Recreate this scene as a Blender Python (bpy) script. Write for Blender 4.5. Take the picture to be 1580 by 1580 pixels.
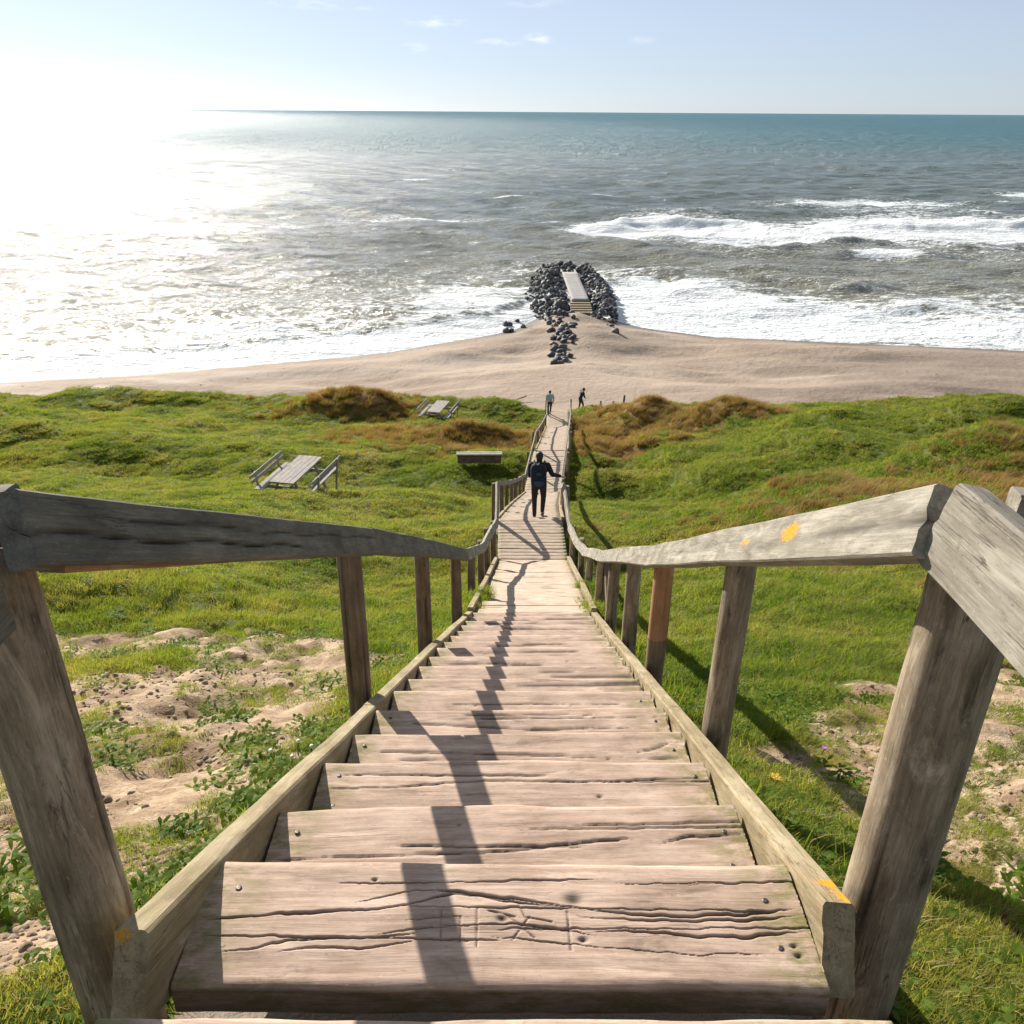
import bpy, math, random
import numpy as np
from mathutils import Vector, Matrix, Euler
R = math.radians
random.seed(7); RS = np.random.RandomState(11)
for o in list(bpy.data.objects): bpy.data.objects.remove(o, do_unlink=True)
scn = bpy.context.scene
col = scn.collection

# ------------------------------------------------------------------ camera
cam = bpy.data.cameras.new('camera'); cam_o = bpy.data.objects.new('camera', cam); col.objects.link(cam_o)
cam.sensor_width = 36; cam.lens = 1267/1580*36; cam.clip_start = .05; cam.clip_end = 120000
th = R(26)
M = Matrix(((1, 0, 0), (0, math.sin(th), -math.cos(th)), (0, math.cos(th), math.sin(th)))).to_4x4()
cam_o.matrix_world = M @ Matrix.Rotation(R(.36), 4, 'Z')
scn.camera = cam_o

# ------------------------------------------------------------------ sky, sun, exposure
SUN_EL, SUN_AZ = R(24), R(-33)            # azimuth from +Y, negative to the left
SD = Vector((math.sin(SUN_AZ)*math.cos(SUN_EL), math.cos(SUN_AZ)*math.cos(SUN_EL), math.sin(SUN_EL)))
w = bpy.data.worlds.new('World'); scn.world = w; w.use_nodes = True
nt = w.node_tree; nt.nodes.clear()
def N(t, typ, **k):
    n = t.nodes.new(typ)
    for a, b in k.items(): setattr(n, a, b)
    return n
out = N(nt, 'ShaderNodeOutputWorld'); bg = N(nt, 'ShaderNodeBackground')
sky = N(nt, 'ShaderNodeTexSky'); sky.sky_type = 'NISHITA'; sky.sun_disc = False
sky.sun_elevation = SUN_EL; sky.sun_rotation = SUN_AZ; sky.altitude = 20
sky.air_density = .75; sky.dust_density = .2; sky.ozone_density = 2.5
tc = N(nt, 'ShaderNodeTexCoord')
# small cloud wisps low over the sea
acc = None
for (dx, dz, sx, sz, k) in ((-.083, .084, .034, .006, .8), (-.108, .060, .016, .005, .8), (.024, .069, .016, .006, 1.0),
                            (-.015, .066, .026, .004, .7), (.135, .069, .014, .004, .45), (-.21, .10, .05, .006, .5),
                            (.02, .102, .035, .005, .45), (.45, .115, .06, .005, .25), (-.16, .098, .03, .004, .5)):
    mp = N(nt, 'ShaderNodeMapping'); mp.vector_type = 'POINT'
    v = N(nt, 'ShaderNodeVectorMath', operation='SUBTRACT'); L = math.sqrt(1+dx*dx+dz*dz)
    v.inputs[1].default_value = (dx/L, 1/L, dz/L)
    sc = N(nt, 'ShaderNodeVectorMath', operation='MULTIPLY'); sc.inputs[1].default_value = (1/sx, 1.0, 1/sz)
    ln = N(nt, 'ShaderNodeVectorMath', operation='LENGTH')
    mr = N(nt, 'ShaderNodeMapRange'); mr.interpolation_type = 'SMOOTHSTEP'
    mr.inputs[1].default_value = 1.3; mr.inputs[2].default_value = .1; mr.inputs[3].default_value = 0; mr.inputs[4].default_value = k
    nt.links.new(tc.outputs['Generated'], v.inputs[0]); nt.links.new(v.outputs[0], sc.inputs[0])
    nt.links.new(sc.outputs[0], ln.inputs[0]); nt.links.new(ln.outputs['Value'], mr.inputs[0])
    if acc is None: acc = mr.outputs[0]
    else:
        a = N(nt, 'ShaderNodeMath', operation='MAXIMUM'); nt.links.new(acc, a.inputs[0]); nt.links.new(mr.outputs[0], a.inputs[1]); acc = a.outputs[0]
mpn = N(nt, 'ShaderNodeMapping'); mpn.inputs['Scale'].default_value = (40, 40, 170)
ns = N(nt, 'ShaderNodeTexNoise'); ns.inputs['Scale'].default_value = 1; ns.inputs['Detail'].default_value = 5
nr = N(nt, 'ShaderNodeMapRange'); nr.inputs[1].default_value = .42; nr.inputs[2].default_value = .66
mu = N(nt, 'ShaderNodeMath', operation='MULTIPLY'); mu2 = N(nt, 'ShaderNodeMath', operation='MULTIPLY'); mu2.inputs[1].default_value = .55
mixc = N(nt, 'ShaderNodeMix', data_type='RGBA')
mixc.inputs['B'].default_value = (11, 11, 11.2, 1)
nt.links.new(tc.outputs['Generated'], mpn.inputs[0]); nt.links.new(mpn.outputs[0], ns.inputs[0]); nt.links.new(ns.outputs[0], nr.inputs[0])
nt.links.new(nr.outputs[0], mu.inputs[0]); nt.links.new(acc, mu.inputs[1]); nt.links.new(mu.outputs[0], mu2.inputs[0])
nt.links.new(mu2.outputs[0], mixc.inputs['Factor']); 
hs = N(nt, 'ShaderNodeHueSaturation'); hs.inputs['Saturation'].default_value = .58; nt.links.new(sky.outputs[0], hs.inputs['Color'])
tn = N(nt, 'ShaderNodeMix', data_type='RGBA'); tn.blend_type = 'MULTIPLY'; tn.inputs['Factor'].default_value = 1; tn.inputs['B'].default_value = (.90, .97, 1.13, 1)   # camera white balance
veil = N(nt, 'ShaderNodeMix', data_type='RGBA'); veil.inputs['Factor'].default_value = .46; veil.inputs['B'].default_value = (4.9, 5.5, 6.1, 1)   # thin high haze over the whole sky
nt.links.new(hs.outputs[0], tn.inputs['A']); nt.links.new(tn.outputs['Result'], veil.inputs['A']); nt.links.new(veil.outputs['Result'], mixc.inputs['A'])
nt.links.new(mixc.outputs['Result'], bg.inputs[0]); bg.inputs[1].default_value = .055
nt.links.new(bg.outputs[0], out.inputs[0])
sun = bpy.data.lights.new('sun', 'SUN'); sun.energy = 4.7; sun.angle = R(.53); sun.color = (1, .93, .82)
sun_o = bpy.data.objects.new('sun', sun); col.objects.link(sun_o); sun_o.rotation_euler = SD.to_track_quat('Z', 'Y').to_euler()
scn.view_settings.view_transform = 'Standard'; scn.view_settings.look = 'None'
scn.view_settings.exposure = 1.03; scn.view_settings.gamma = 1; scn.view_settings.use_curve_mapping = False
scn.cycles.max_bounces = 6; scn.cycles.transparent_max_bounces = 6

# ------------------------------------------------------------------ noise in numpy
def hsh(ix, iy, s):
    n = (ix.astype(np.int64)*374761393 + iy.astype(np.int64)*668265263 + s*1442695041) & 0x7fffffff
    n = ((n ^ (n >> 13))*1274126177) & 0x7fffffff
    return ((n ^ (n >> 16)) & 0xffff)/65535.0
def vn(x, y, s=0):
    x = np.asarray(x, float); y = np.asarray(y, float)
    ix = np.floor(x); iy = np.floor(y); fx = x-ix; fy = y-iy
    fx = fx*fx*fx*(fx*(fx*6-15)+10); fy = fy*fy*fy*(fy*(fy*6-15)+10)
    a = hsh(ix, iy, s); b = hsh(ix+1, iy, s); c = hsh(ix, iy+1, s); d = hsh(ix+1, iy+1, s)
    return (a*(1-fx)+b*fx)*(1-fy)+(c*(1-fx)+d*fx)*fy
def fbm(x, y, o=4, s=0, g=.5):
    r = 0; a = 1; t = 0
    for i in range(o):
        ca, sa = math.cos(i*1.1+s), math.sin(i*1.1+s)
        r = r + a*vn((x*ca-y*sa)*2**i, (x*sa+y*ca)*2**i, s+i*17); t += a; a *= g
    return r/t
def sst(a, b, x):
    t = np.clip((x-a)/(b-a), 0, 1); return t*t*(3-2*t)

# ------------------------------------------------------------------ objects
def mesh(name, V, F, mats=(), attrs=None, midx=None, smooth=True):
    V = np.asarray(V, np.float32); F = np.asarray(F, np.int32)
    me = bpy.data.meshes.new(name); k = F.shape[1]
    me.vertices.add(len(V)); me.vertices.foreach_set('co', V.ravel())
    me.loops.add(F.size); me.loops.foreach_set('vertex_index', F.ravel())
    me.polygons.add(len(F)); me.polygons.foreach_set('loop_start', np.arange(0, F.size, k, dtype=np.int32))
    me.polygons.foreach_set('loop_total', np.full(len(F), k, np.int32))
    if smooth: me.polygons.foreach_set('use_smooth', np.ones(len(F), bool))
    for m in mats: me.materials.append(m)
    if midx is not None: me.polygons.foreach_set('material_index', np.asarray(midx, np.int32))
    for n, a in (attrs or {}).items():
        a = np.asarray(a, np.float32)
        at = me.attributes.new(n, 'FLOAT_VECTOR' if a.ndim == 2 else 'FLOAT', 'POINT')
        at.data.foreach_set('vector' if a.ndim == 2 else 'value', a.ravel())
    me.update(); me.validate()
    return me
def link(name, me, parent=None, loc=None):
    o = bpy.data.objects.new(name, me); col.objects.link(o)
    if parent: o.parent = parent
    if loc is not None: o.location = loc
    return o
def tag(o, label=None, cat=None, group=None, kind=None):
    if label: o['label'] = label
    if cat: o['category'] = cat
    if group: o['group'] = group
    if kind: o['kind'] = kind
    return o
def thing(name, label, cat, loc=(0, 0, 0), rz=0, group=None):
    o = bpy.data.objects.new(name, None); col.objects.link(o); o.empty_display_size = .1
    o.location = loc; o.rotation_euler = (0, 0, rz)
    return tag(o, label, cat, group)
def gridF(ny, nx, wrap=False):
    i = np.arange(ny-1)[:, None]; j = np.arange(nx if wrap else nx-1)[None, :]; j2 = (j+1) % nx
    return np.stack([i*nx+j, i*nx+j2, (i+1)*nx+j2, (i+1)*nx+j], -1).reshape(-1, 4)

# ------------------------------------------------------------------ materials
class Mat:
    def __init__(s, name):
        s.m = bpy.data.materials.new(name); s.m.use_nodes = True; s.t = s.m.node_tree; s.t.nodes.clear()
        s.o = N(s.t, 'ShaderNodeOutputMaterial'); s.b = N(s.t, 'ShaderNodeBsdfPrincipled'); s.lk(s.b.outputs[0], s.o.inputs[0])
    def lk(s, a, b): s.t.links.new(a, b)
    def attr(s, n): return N(s.t, 'ShaderNodeAttribute', attribute_name=n)
    def noise(s, vec, scale, detail=4, rough=.55, dist=0):
        n = N(s.t, 'ShaderNodeTexNoise'); n.inputs['Scale'].default_value = scale; n.inputs['Detail'].default_value = detail
        n.inputs['Roughness'].default_value = rough; n.inputs['Distortion'].default_value = dist
        if vec is not None: s.lk(vec, n.inputs['Vector'])
        return n.outputs[0]
    def scale(s, vec, sc):
        n = N(s.t, 'ShaderNodeVectorMath', operation='MULTIPLY'); n.inputs[1].default_value = sc; s.lk(vec, n.inputs[0]); return n.outputs[0]
    def math(s, op, a, b=0.0, clamp=False):
        n = N(s.t, 'ShaderNodeMath', operation=op); n.use_clamp = clamp
        for i, q in enumerate((a, b)):
            if isinstance(q, (int, float)): n.inputs[i].default_value = q
            else: s.lk(q, n.inputs[i])
        return n.outputs[0]
    def rng(s, v, a, b, c=0., d=1.):
        n = N(s.t, 'ShaderNodeMapRange'); n.interpolation_type = 'SMOOTHSTEP'
        for i, q in enumerate((a, b, c, d)): n.inputs[i+1].default_value = q
        s.lk(v, n.inputs[0]); return n.outputs[0]
    def ramp(s, v, stops):
        n = N(s.t, 'ShaderNodeValToRGB'); e = n.color_ramp.elements
        while len(e) < len(stops): e.new(.5)
        for q, (p, c) in zip(e, stops): q.position = p; q.color = (*c, 1)
        s.lk(v, n.inputs[0]); return n.outputs[0]
    def mix(s, f, a, b, blend='MIX'):
        n = N(s.t, 'ShaderNodeMix', data_type='RGBA'); n.blend_type = blend
        for k, q in (('Factor', f), ('A', a), ('B', b)):
            if isinstance(q, (int, float)): n.inputs[k].default_value = q
            elif isinstance(q, tuple): n.inputs[k].default_value = (*q, 1)
            else: s.lk(q, n.inputs[k])
        return n.outputs['Result']
    def bump(s, h, strength, dist):
        n = N(s.t, 'ShaderNodeBump'); n.inputs['Strength'].default_value = strength; n.inputs['Distance'].default_value = dist
        s.lk(h, n.inputs['Height']); s.lk(n.outputs[0], s.b.inputs['Normal']); return n
    def pos(s): return N(s.t, 'ShaderNodeNewGeometry').outputs['Position']
    def set(s, base=None, rough=None, **k):
        if base is not None:
            if isinstance(base, tuple): s.b.inputs['Base Color'].default_value = (*base, 1)
            else: s.lk(base, s.b.inputs['Base Color'])
        if rough is not None:
            if isinstance(rough, (int, float)): s.b.inputs['Roughness'].default_value = rough
            else: s.lk(rough, s.b.inputs['Roughness'])
        for a, v in k.items(): s.b.inputs[a.replace('_', ' ')].default_value = v
        return s.m

def wood(name, dark, mid, light, moss=.35, crack=1.0, fiber=1.0, blotch=.3):
    """weathered timber; attributes gc = grain coords in metres, crack, lichen, moss"""
    m = Mat(name); gc = m.attr('gc').outputs['Vector']
    n1 = m.noise(m.scale(gc, (2.2, 40, 40)), 1, 4, .55, .3)
    n2 = m.noise(m.scale(gc, (5, 9, 9)), 1, 4, .6)
    n3 = m.noise(m.scale(gc, (11, 240, 240)), 1, 6, .75)
    n4 = m.noise(m.scale(gc, (60, 130, 130)), 1, 5, .75)
    v = m.math('ADD', m.math('MULTIPLY', n1, .28), m.math('ADD', m.math('MULTIPLY', n2, .37), m.math('MULTIPLY', n3, .35)))
    c = m.ramp(v, [(.36, dark), (.5, mid), (.62, light)])
    blot = m.noise(m.scale(gc, (2.6, 11, 11)), 1, 5, .7, .6)
    c = m.mix(m.math('MULTIPLY', m.rng(blot, .52, .70), blotch), c, tuple(x*.55 for x in dark)); c = m.mix(m.math('MULTIPLY', m.rng(blot, .46, .30), blotch*.8), c, tuple(min(.8, x*1.3) for x in light))
    sp = m.rng(n4, .56, .72); c = m.mix(m.math('MULTIPLY', sp, .55), c, tuple(x*.45 for x in dark))
    sp2 = m.rng(n4, .42, .30); c = m.mix(m.math('MULTIPLY', sp2, .45), c, tuple(min(.8, x*1.35) for x in light))
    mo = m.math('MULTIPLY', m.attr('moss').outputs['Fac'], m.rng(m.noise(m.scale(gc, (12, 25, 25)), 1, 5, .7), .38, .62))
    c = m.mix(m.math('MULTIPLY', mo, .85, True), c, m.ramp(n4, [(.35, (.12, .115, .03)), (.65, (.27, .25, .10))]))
    if moss: 
        mz = m.rng(m.noise(m.scale(gc, (6, 14, 14)), 1, 5, .65), .55, .75)
        c = m.mix(m.math('MULTIPLY', mz, moss), c, (.16, .16, .07))
    # thin drying checks along the grain
    ck = m.noise(m.scale(gc, (1.6, 38, 38)), 1, 6, .5, .15)
    ln = m.math('ABSOLUTE', m.math('SUBTRACT', ck, .5)); lm = m.rng(ln, .012, .0)
    gate = m.rng(m.noise(m.scale(gc, (1.2, 6, 6)), 1, 2), .5, .62); lm = m.math('MULTIPLY', m.math('MULTIPLY', lm, gate), .8*crack)
    cr = m.math('MAXIMUM', lm, m.math('MULTIPLY', m.attr('crack').outputs['Fac'], 1.0), True)  # cracks, plus the shade painted on plank rear faces
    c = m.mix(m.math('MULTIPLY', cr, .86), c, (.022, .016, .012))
    li = m.attr('lichen').outputs['Fac']; lim = m.rng(m.math('ADD', li, m.math('MULTIPLY', m.math('SUBTRACT', m.noise(m.scale(gc, (90, 90, 90)), 1, 4, .7), .5), 1.3)), .45, .6)
    lim = m.math('MULTIPLY', lim, m.rng(li, .02, .2))
    c = m.mix(lim, c, m.ramp(n4, [(.3, (.46, .17, .008)), (.7, (.66, .32, .02))]))
    h = m.math('SUBTRACT', m.math('ADD', m.math('MULTIPLY', n1, .6*fiber), m.math('MULTIPLY', n3, .35*fiber)), m.math('MULTIPLY', lm, 1.2))
    m.bump(h, .55, .004)
    return m.set(c, .86, Specular_IOR_Level=.25)
W_TREAD = wood('tread_wood', (.26, .18, .13), (.45, .325, .25), (.60, .46, .37), .06, .45, blotch=.6)
W_DECK = wood('deck_wood', (.27, .20, .145), (.43, .335, .255), (.56, .465, .37), .05, .5)
W_STR = wood('stringer_wood', (.15, .11, .062), (.29, .225, .14), (.42, .35, .24), .22, .7, blotch=.5)
W_RAIL = wood('rail_wood', (.125, .107, .08), (.235, .212, .168), (.385, .352, .295), .2, .9, blotch=.55)
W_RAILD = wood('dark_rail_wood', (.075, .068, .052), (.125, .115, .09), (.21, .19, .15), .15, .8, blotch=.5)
W_POST = wood('post_wood', (.115, .085, .055), (.235, .182, .122), (.40, .33, .24), .3, 1.0, blotch=1.0)
W_POSTD = wood('old_post_wood', (.09, .064, .040), (.165, .12, .078), (.26, .20, .14), .25, .7)
W_RED = wood('new_post_wood', (.22, .11, .05), (.34, .18, .09), (.42, .25, .14), .05, .3)
W_GREY = wood('grey_table_wood', (.20, .18, .155), (.33, .30, .265), (.45, .42, .38), .05, .4)

def plain(name, c, rough=.8, **k): 
    m = Mat(name); return m.set(c, rough, **k)
def cloth(name, c, v=.3):
    m = Mat(name); p = m.pos(); n = m.noise(p, 14, 4)
    cc = m.ramp(n, [(.3, tuple(x*(1-v) for x in c)), (.7, tuple(min(1, x*(1+v)) for x in c))]); m.bump(m.noise(p, 9, 3), .5, .03)
    return m.set(cc, .85)
# ground: one soil / sand / turf shader shared by dune and beach
def ground_mat():
    m = Mat('ground_soil'); p = m.pos()
    sand = m.attr('sand').outputs['Fac']; brown = m.attr('brown').outputs['Fac']; wet = m.attr('wet').outputs['Fac']
    n1 = m.noise(p, .9, 6, .6); n2 = m.noise(p, 7, 6, .65); n3 = m.noise(p, 45, 4, .7)
    turf = m.ramp(n1, [(.3, (.040, .060, .010)), (.5, (.085, .105, .018)), (.7, (.15, .15, .035))])
    turf = m.mix(m.rng(n2, .55, .72), turf, (.045, .04, .015))
    turf = m.mix(brown, turf, m.ramp(n2, [(.3, (.10, .055, .018)), (.7, (.25, .14, .05))]))
    sd = m.ramp(n2, [(.28, (.19, .125, .075)), (.45, (.33, .235, .15)), (.6, (.45, .335, .225)), (.75, (.53, .41, .285))])
    sd = m.mix(m.rng(m.noise(p, 1.7, 5, .65), .46, .62, 0, .85), sd, (.19, .12, .07))
    sd = m.mix(m.math('MULTIPLY', m.rng(n3, .55, .7), .5), sd, (.20, .13, .08))
    sdf = m.ramp(m.noise(m.scale(p, (.05, .12, .3)), 1, 6, .6), [(.3, (.26, .195, .145)), (.5, (.355, .275, .21)), (.7, (.44, .35, .275))])
    sdf = m.mix(m.math('MULTIPLY', m.rng(m.noise(m.scale(p, (.9, 1.1, 1)), 1, 7, .78), .5, .68), .5), sdf, (.23, .17, .125))
    far = N(m.t, 'ShaderNodeSeparateXYZ'); m.lk(p, far.inputs[0])
    sd = m.mix(m.rng(far.outputs[1], 30, 56), sd, sdf)
    sd = m.mix(wet, sd, (.17, .135, .105))  # wet sand; the same tone paints shade beneath the boardwalk
    sm = m.rng(m.math('ADD', sand, m.math('MULTIPLY', m.math('SUBTRACT', n2, .5), .7)), .42, .58)
    c = m.mix(sm, turf, sd)
    m.bump(m.math('ADD', m.math('ADD', n2, m.math('MULTIPLY', n3, .5)), m.math('MULTIPLY', m.math('MULTIPLY', m.noise(p, 1.6, 4, .6), 4.0), m.rng(far.outputs[1], 56, 62))), .8, .035)
    return m.set(c, m.math('SUBTRACT', .95, m.math('MULTIPLY', wet, .45)), Specular_IOR_Level=.25)
M_GROUND = ground_mat()

def leafy(name, stops, scale=.35, trans=.52, rnd=.5, rough=.55, fine=None):
    """translucent blades/leaves; colour by world patches and per clump"""
    m = Mat(name); p = m.pos(); oi = N(m.t, 'ShaderNodeObjectInfo')
    n = m.noise(p, scale, 5, .65); nf = m.noise(p, fine or scale*6, 3, .6)
    v = m.math('ADD', m.math('MULTIPLY', n, .72), m.math('ADD', m.math('MULTIPLY', oi.outputs['Random'], .28*rnd), m.math('MULTIPLY', nf, .28*(1-rnd))))
    c = m.ramp(v, stops); m.lk(c, m.b.inputs['Base Color']); m.b.inputs['Roughness'].default_value = rough; m.b.inputs['Specular IOR Level'].default_value = .15
    tr = N(m.t, 'ShaderNodeBsdfTranslucent'); c2 = m.mix(1.0, c, (1.75, 1.65, .8), 'MULTIPLY'); m.lk(c2, tr.inputs[0])
    mx = N(m.t, 'ShaderNodeMixShader'); mx.inputs[0].default_value = trans
    m.lk(m.b.outputs[0], mx.inputs[1]); m.lk(tr.outputs[0], mx.inputs[2]); m.lk(mx.outputs[0], m.o.inputs[0])
    return m.m
G_GREEN = leafy('grass_green', [(.30, (.034, .075, .010)), (.41, (.095, .155, .016)), (.51, (.145, .190, .030)), (.60, (.21, .218, .055)), (.72, (.29, .24, .08))])
G_STRAW = leafy('grass_straw', [(.3, (.16, .13, .045)), (.7, (.34, .28, .13))], trans=.35)
G_RED = leafy('grass_red', [(.25, (.15, .075, .04)), (.5, (.245, .14, .075)), (.75, (.33, .225, .12))], trans=.35, scale=.5)
G_LEAF = leafy('leaf_green', [(.3, (.06, .12, .014)), (.55, (.13, .20, .026)), (.8, (.20, .24, .045))], trans=.5, scale=2, rough=.65)
G_WEED = leafy('weed_red', [(.3, (.06, .015, .015)), (.7, (.13, .03, .025))], trans=.3, scale=6)

# ------------------------------------------------------------------ path, ground height
CX = ([-12, 0, 1.2, 3, 5.9, 8, 10, 14.4, 16.2, 21.3, 30, 35, 47.5, 50.5, 62], [-.06, -.03, -.02, .05, .15, .24, .31, .42, .40, .64, 1.25, 1.80, 2.80, 2.95, 3.4])
cx = lambda y: np.interp(y, *CX)
DK = ([-3, .9, .901, 1.41, 8.0, 14.4, 16.2, 30, 35, 47.5, 50.6], [-1.43, -1.43, -1.43, -1.63, -5.19, -8.05, -8.05, -13.85, -13.85, -17.4, -17.4])
deck = lambda y: np.interp(y, *DK)
GB = ([-40, -12, -3, .5, 1.2, 8, 14, 16.5, 30, 35, 47.5, 53, 58, 63, 75, 95, 130], [.8, -.9, -1.5, -1.78, -1.98, -5.55, -8.32, -8.48, -14.25, -14.3, -17.8, -18.3, -19.9, -20.7, -21.3, -22.6, -25])
gb = lambda y: np.interp(y, *GB)
CP = [(-6.8, 24, -10.9), (-9, 25, -11.1), (-4.5, 24, -11.3), (-1.5, 33.4, -14.05), (-4.4, 46.8, -16.9), (-7, 46, -16.9), (-20.9, 51.9, -17.3), (-34, 53, -17.6), (-27.5, 52, -16.9),
      (-10, 50, -16.4), (-15, 52, -17.4), (-2, 53, -17.4), (-6, 53.5, -17.3), (0, 53.5, -17.5), (-6.6, 10.5, -6.35), (-20, 32, -13.0), (-12, 30, -13.2), (-12, 16, -8.6), (-45, 52, -17.1),
      (-5, 39, -15.5), (-12, 41, -15.5), (-30, 40, -13.8), (-1.8, 41.5, -15.5), (-2.5, 5, -3.95), (-4.5, 8.2, -5.6), (-9, 14, -7.7), (-3, 28, -13.2),
      (20, 31, -10.5), (16.8, 36.6, -12.3), (12.3, 44.3, -14.5), (8.3, 47.9, -15.9), (7, 50.2, -17.1), (20, 45, -15.4), (30, 45, -15.5), (13, 52, -17.9), (25, 38, -12.6), (33, 33, -10.6),
      (45, 40, -13), (9, 20, -8.7), (14, 22, -8.2), (30, 24, -7.9), (19, 26, -9.1), (12, 30, -11.3), (15, 34, -12.0), (9, 36, -14.2), (5, 10, -6.2), (8, 8, -4.9), (4.2, 30, -14.8), (4.4, 35, -15.7), (4.8, 38, -16.4), (4.2, 25, -12.5), (9, 30, -12.2), (12, 13, -6.0),
      (8, 41, -15.2), (5.2, 43, -17.0), (2.3, 4.5, -3.7), (20, 15, -6.2), (6, 15, -7.9), (40, 20, -5), (-50, 30, -11.5), (-30, 20, -8.8), (2, 54, -18.6), (5, 56, -19.4), (8, 57, -19.8)]
for y in np.arange(-8, 56, 2.5):
    for q in (-1.3, 0, 1.3): CP.append((float(cx(y))+q, float(y), float(gb(y))))
CPA = np.array(CP); CPR = CPA[:, 2]-gb(CPA[:, 1])
def mound(x, y, px, py, sx, sy, h): return h*np.exp(-((x-px)/sx)**2-((y-py)/sy)**2)
def shore(x): return np.interp(x, [-400, -120, -46, -30, -12.6, .7, 4, 7.5, 10.6, 22, 53, 140, 400], [52, 62, 72, 75.6, 82.5, 92.3, 98, 100, 95.5, 89.6, 84.6, 80, 74])
def sandmask(x, y):
    e = lambda px, py, sx, sy: np.exp(-(((x-px)/sx)**2+((y-py)/sy)**2)**1.5)
    s = e(-3.9, 7.7, 1.8, .75)+e(-2.3, 6.2, 1.0, 1.3)+e(-1.8, 4.3, .8, 1.2)+.9*e(-1.6, 2.8, .75, .9)+.8*e(-1.35, 1.9, .3, .6)+.8*e(-3, 4.8, 1.0, 1.1)+.4*e(-5, 6, 1.5, 1.5)+.75*e(-2.6, 3.0, 1.0, 1.1)+.8*e(-1.6, 1.5, .35, .3)+.6*e(2.6, 2.4, 1.1, 1.0)+.6*e(4.2, 5.0, 1.6, 1.0)+.7*e(3.0, 3.7, 1.3, 1.2)
    s = s+.9*e(2.5, 3.2, .9, 1.0)+.9*e(1.9, 2.2, .55, .5)+.8*e(3.6, 4.4, 1.0, .9)+.7*e(1.45, 3.4, .22, .3)+.7*e(1.95, 7.5, .35, .5)+.6*e(-1.2, 6.5, .25, .5)
    return np.clip(s*1.12, 0, 1.2)
def brownmask(x, y):
    e = lambda px, py, sx, sy: np.exp(-(((x-px)/sx)**2+((y-py)/sy)**2))
    s = e(-1.4, 40.5, 4.0, 2.6)+e(-10, 49.8, 3.6, 2.2)+e(8.2, 47.2, 3.4, 3.2)+.9*e(5.6, 42.5, 2.2, 4.5)+e(5, 49, 2, 2)*.8+.9*e(12.0, 43.8, 2.6, 1.8)+.14*e(13, 17, 6, 3)+.5*e(-6, 42, 4, 2)
    s = s+.1*e(10, 20, 5, 2.5)+.45*e(1.2, 45, 1, 4)
    return np.clip(s*1.9*(.65+.7*fbm(x*.5, y*.5, 3, 5)), 0, 1)
def H(x, y):
    x = np.asarray(x, float); y = np.asarray(y, float)
    num = np.zeros_like(x); den = np.zeros_like(x)
    for (px, py, _), r in zip(CPA, CPR):
        wt = 1/((x-px)**2+(y-py)**2+1.2)**1.7; num += wt*r; den += wt
    res = num/den; d = np.abs(x-cx(y)); off = sst(.7, 2.2, d)
    fall = 1-sst(52.5, 60, y)
    z = gb(y)+res*fall
    z = z+mound(x, y, -1.4, 40.6, 3.6, 1.7, .75)+mound(x, y, -10, 49.5, 3.4, 1.7, .55)+mound(x, y, 8.6, 46.8, 2.5, 1.5, .35)+mound(x, y, 12.4, 44.2, 1.6, 1.0, .35)+mound(x, y, -28, 52, 4, 1.6, .4)
    near = np.clip(y/14, .18, 1)
    tus = (fbm(x*.22+3, y*.22, 3, 3)-.5)*1.1*near+(fbm(x*.9, y*.9, 3, 9)-.5)*.24*near+(fbm(x*2.6, y*2.6, 4, 4)-.5)*.24*np.clip(near*1.6, 0, 1)
    sm = sandmask(x, y)
    tus = tus+((fbm(x*7, y*7, 4, 8, .65)-.5)*.13+(fbm(x*2.2, y*2.2, 3, 18)-.5)*.15)*np.clip(sm, 0, 1)-.06*np.clip(sm, 0, 1)
    z = z+tus*off*(1-sst(55, 61, y))
    # beach
    sh = shore(x); ds = sh-y
    bz = -22.05+np.clip(ds, -40, 60)*.055+((fbm(x*.06, y*.15, 4, 6)-.5)*1.7+(fbm(x*.4, y*.5, 4, 16)-.5)*.22)*sst(0, 9, ds)+.35*np.exp(-((ds-7)/3.5)**2)
    bz = bz+mound(x, y, 7.2, 90, 4.5, 12, .7)
    bz = np.minimum(bz, -20.2); t = sst(56, 63, y); z = z*(1-t)+bz*t
    z = np.where(d < .95, np.minimum(z, deck(y)-.16), z)
    return z
def nonuni(a, b, d0, k):
    v = [a]; 
    while v[-1] < b: v.append(v[-1]+d0+k*max(0, v[-1]-2))
    return np.array(v)
ys = np.concatenate([np.arange(-9, .6, .4), nonuni(.8, 61.0, .035, .0065)]); 
xp = nonuni(0, 75, .045, .013); xs = np.concatenate([-xp[:0:-1], xp])
X, Y = np.meshgrid(xs, ys)
Z = H(X, Y)
def sheet(name, X, Y, Z, extra=None, mat=M_GROUND):
    ny, nx = X.shape; V = np.stack([X, Y, Z], -1).reshape(-1, 3)
    x = X.ravel(); y = Y.ravel(); ds = shore(x)-y
    beach = sst(54.5, 57.5, y+(fbm(x*.3, y*.3, 3, 2)-.5)*4)
    soil_shade = sst(.86, .74, np.abs(x-cx(y)))*sst(52, 51, y)  # bare soil under the boardwalk, darkened as painted shade of the gaps
    at = dict(sand=np.clip(np.maximum(np.maximum(sandmask(x, y), beach*1.3), soil_shade*1.2), 0, 1.3), brown=brownmask(x, y)*(1-beach),
              wet=np.clip(soil_shade*1.0+sst(3.2, .2, ds+(fbm(x*.12, y*.3, 3, 7)-.5)*5)+.5*sst(.50, .60, fbm(x*.045+4, y*.16, 4, 12))*sst(60, 66, y), 0, 1))
    me = mesh(name, V, gridF(ny, nx), [mat], at); return link(name, me)
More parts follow.
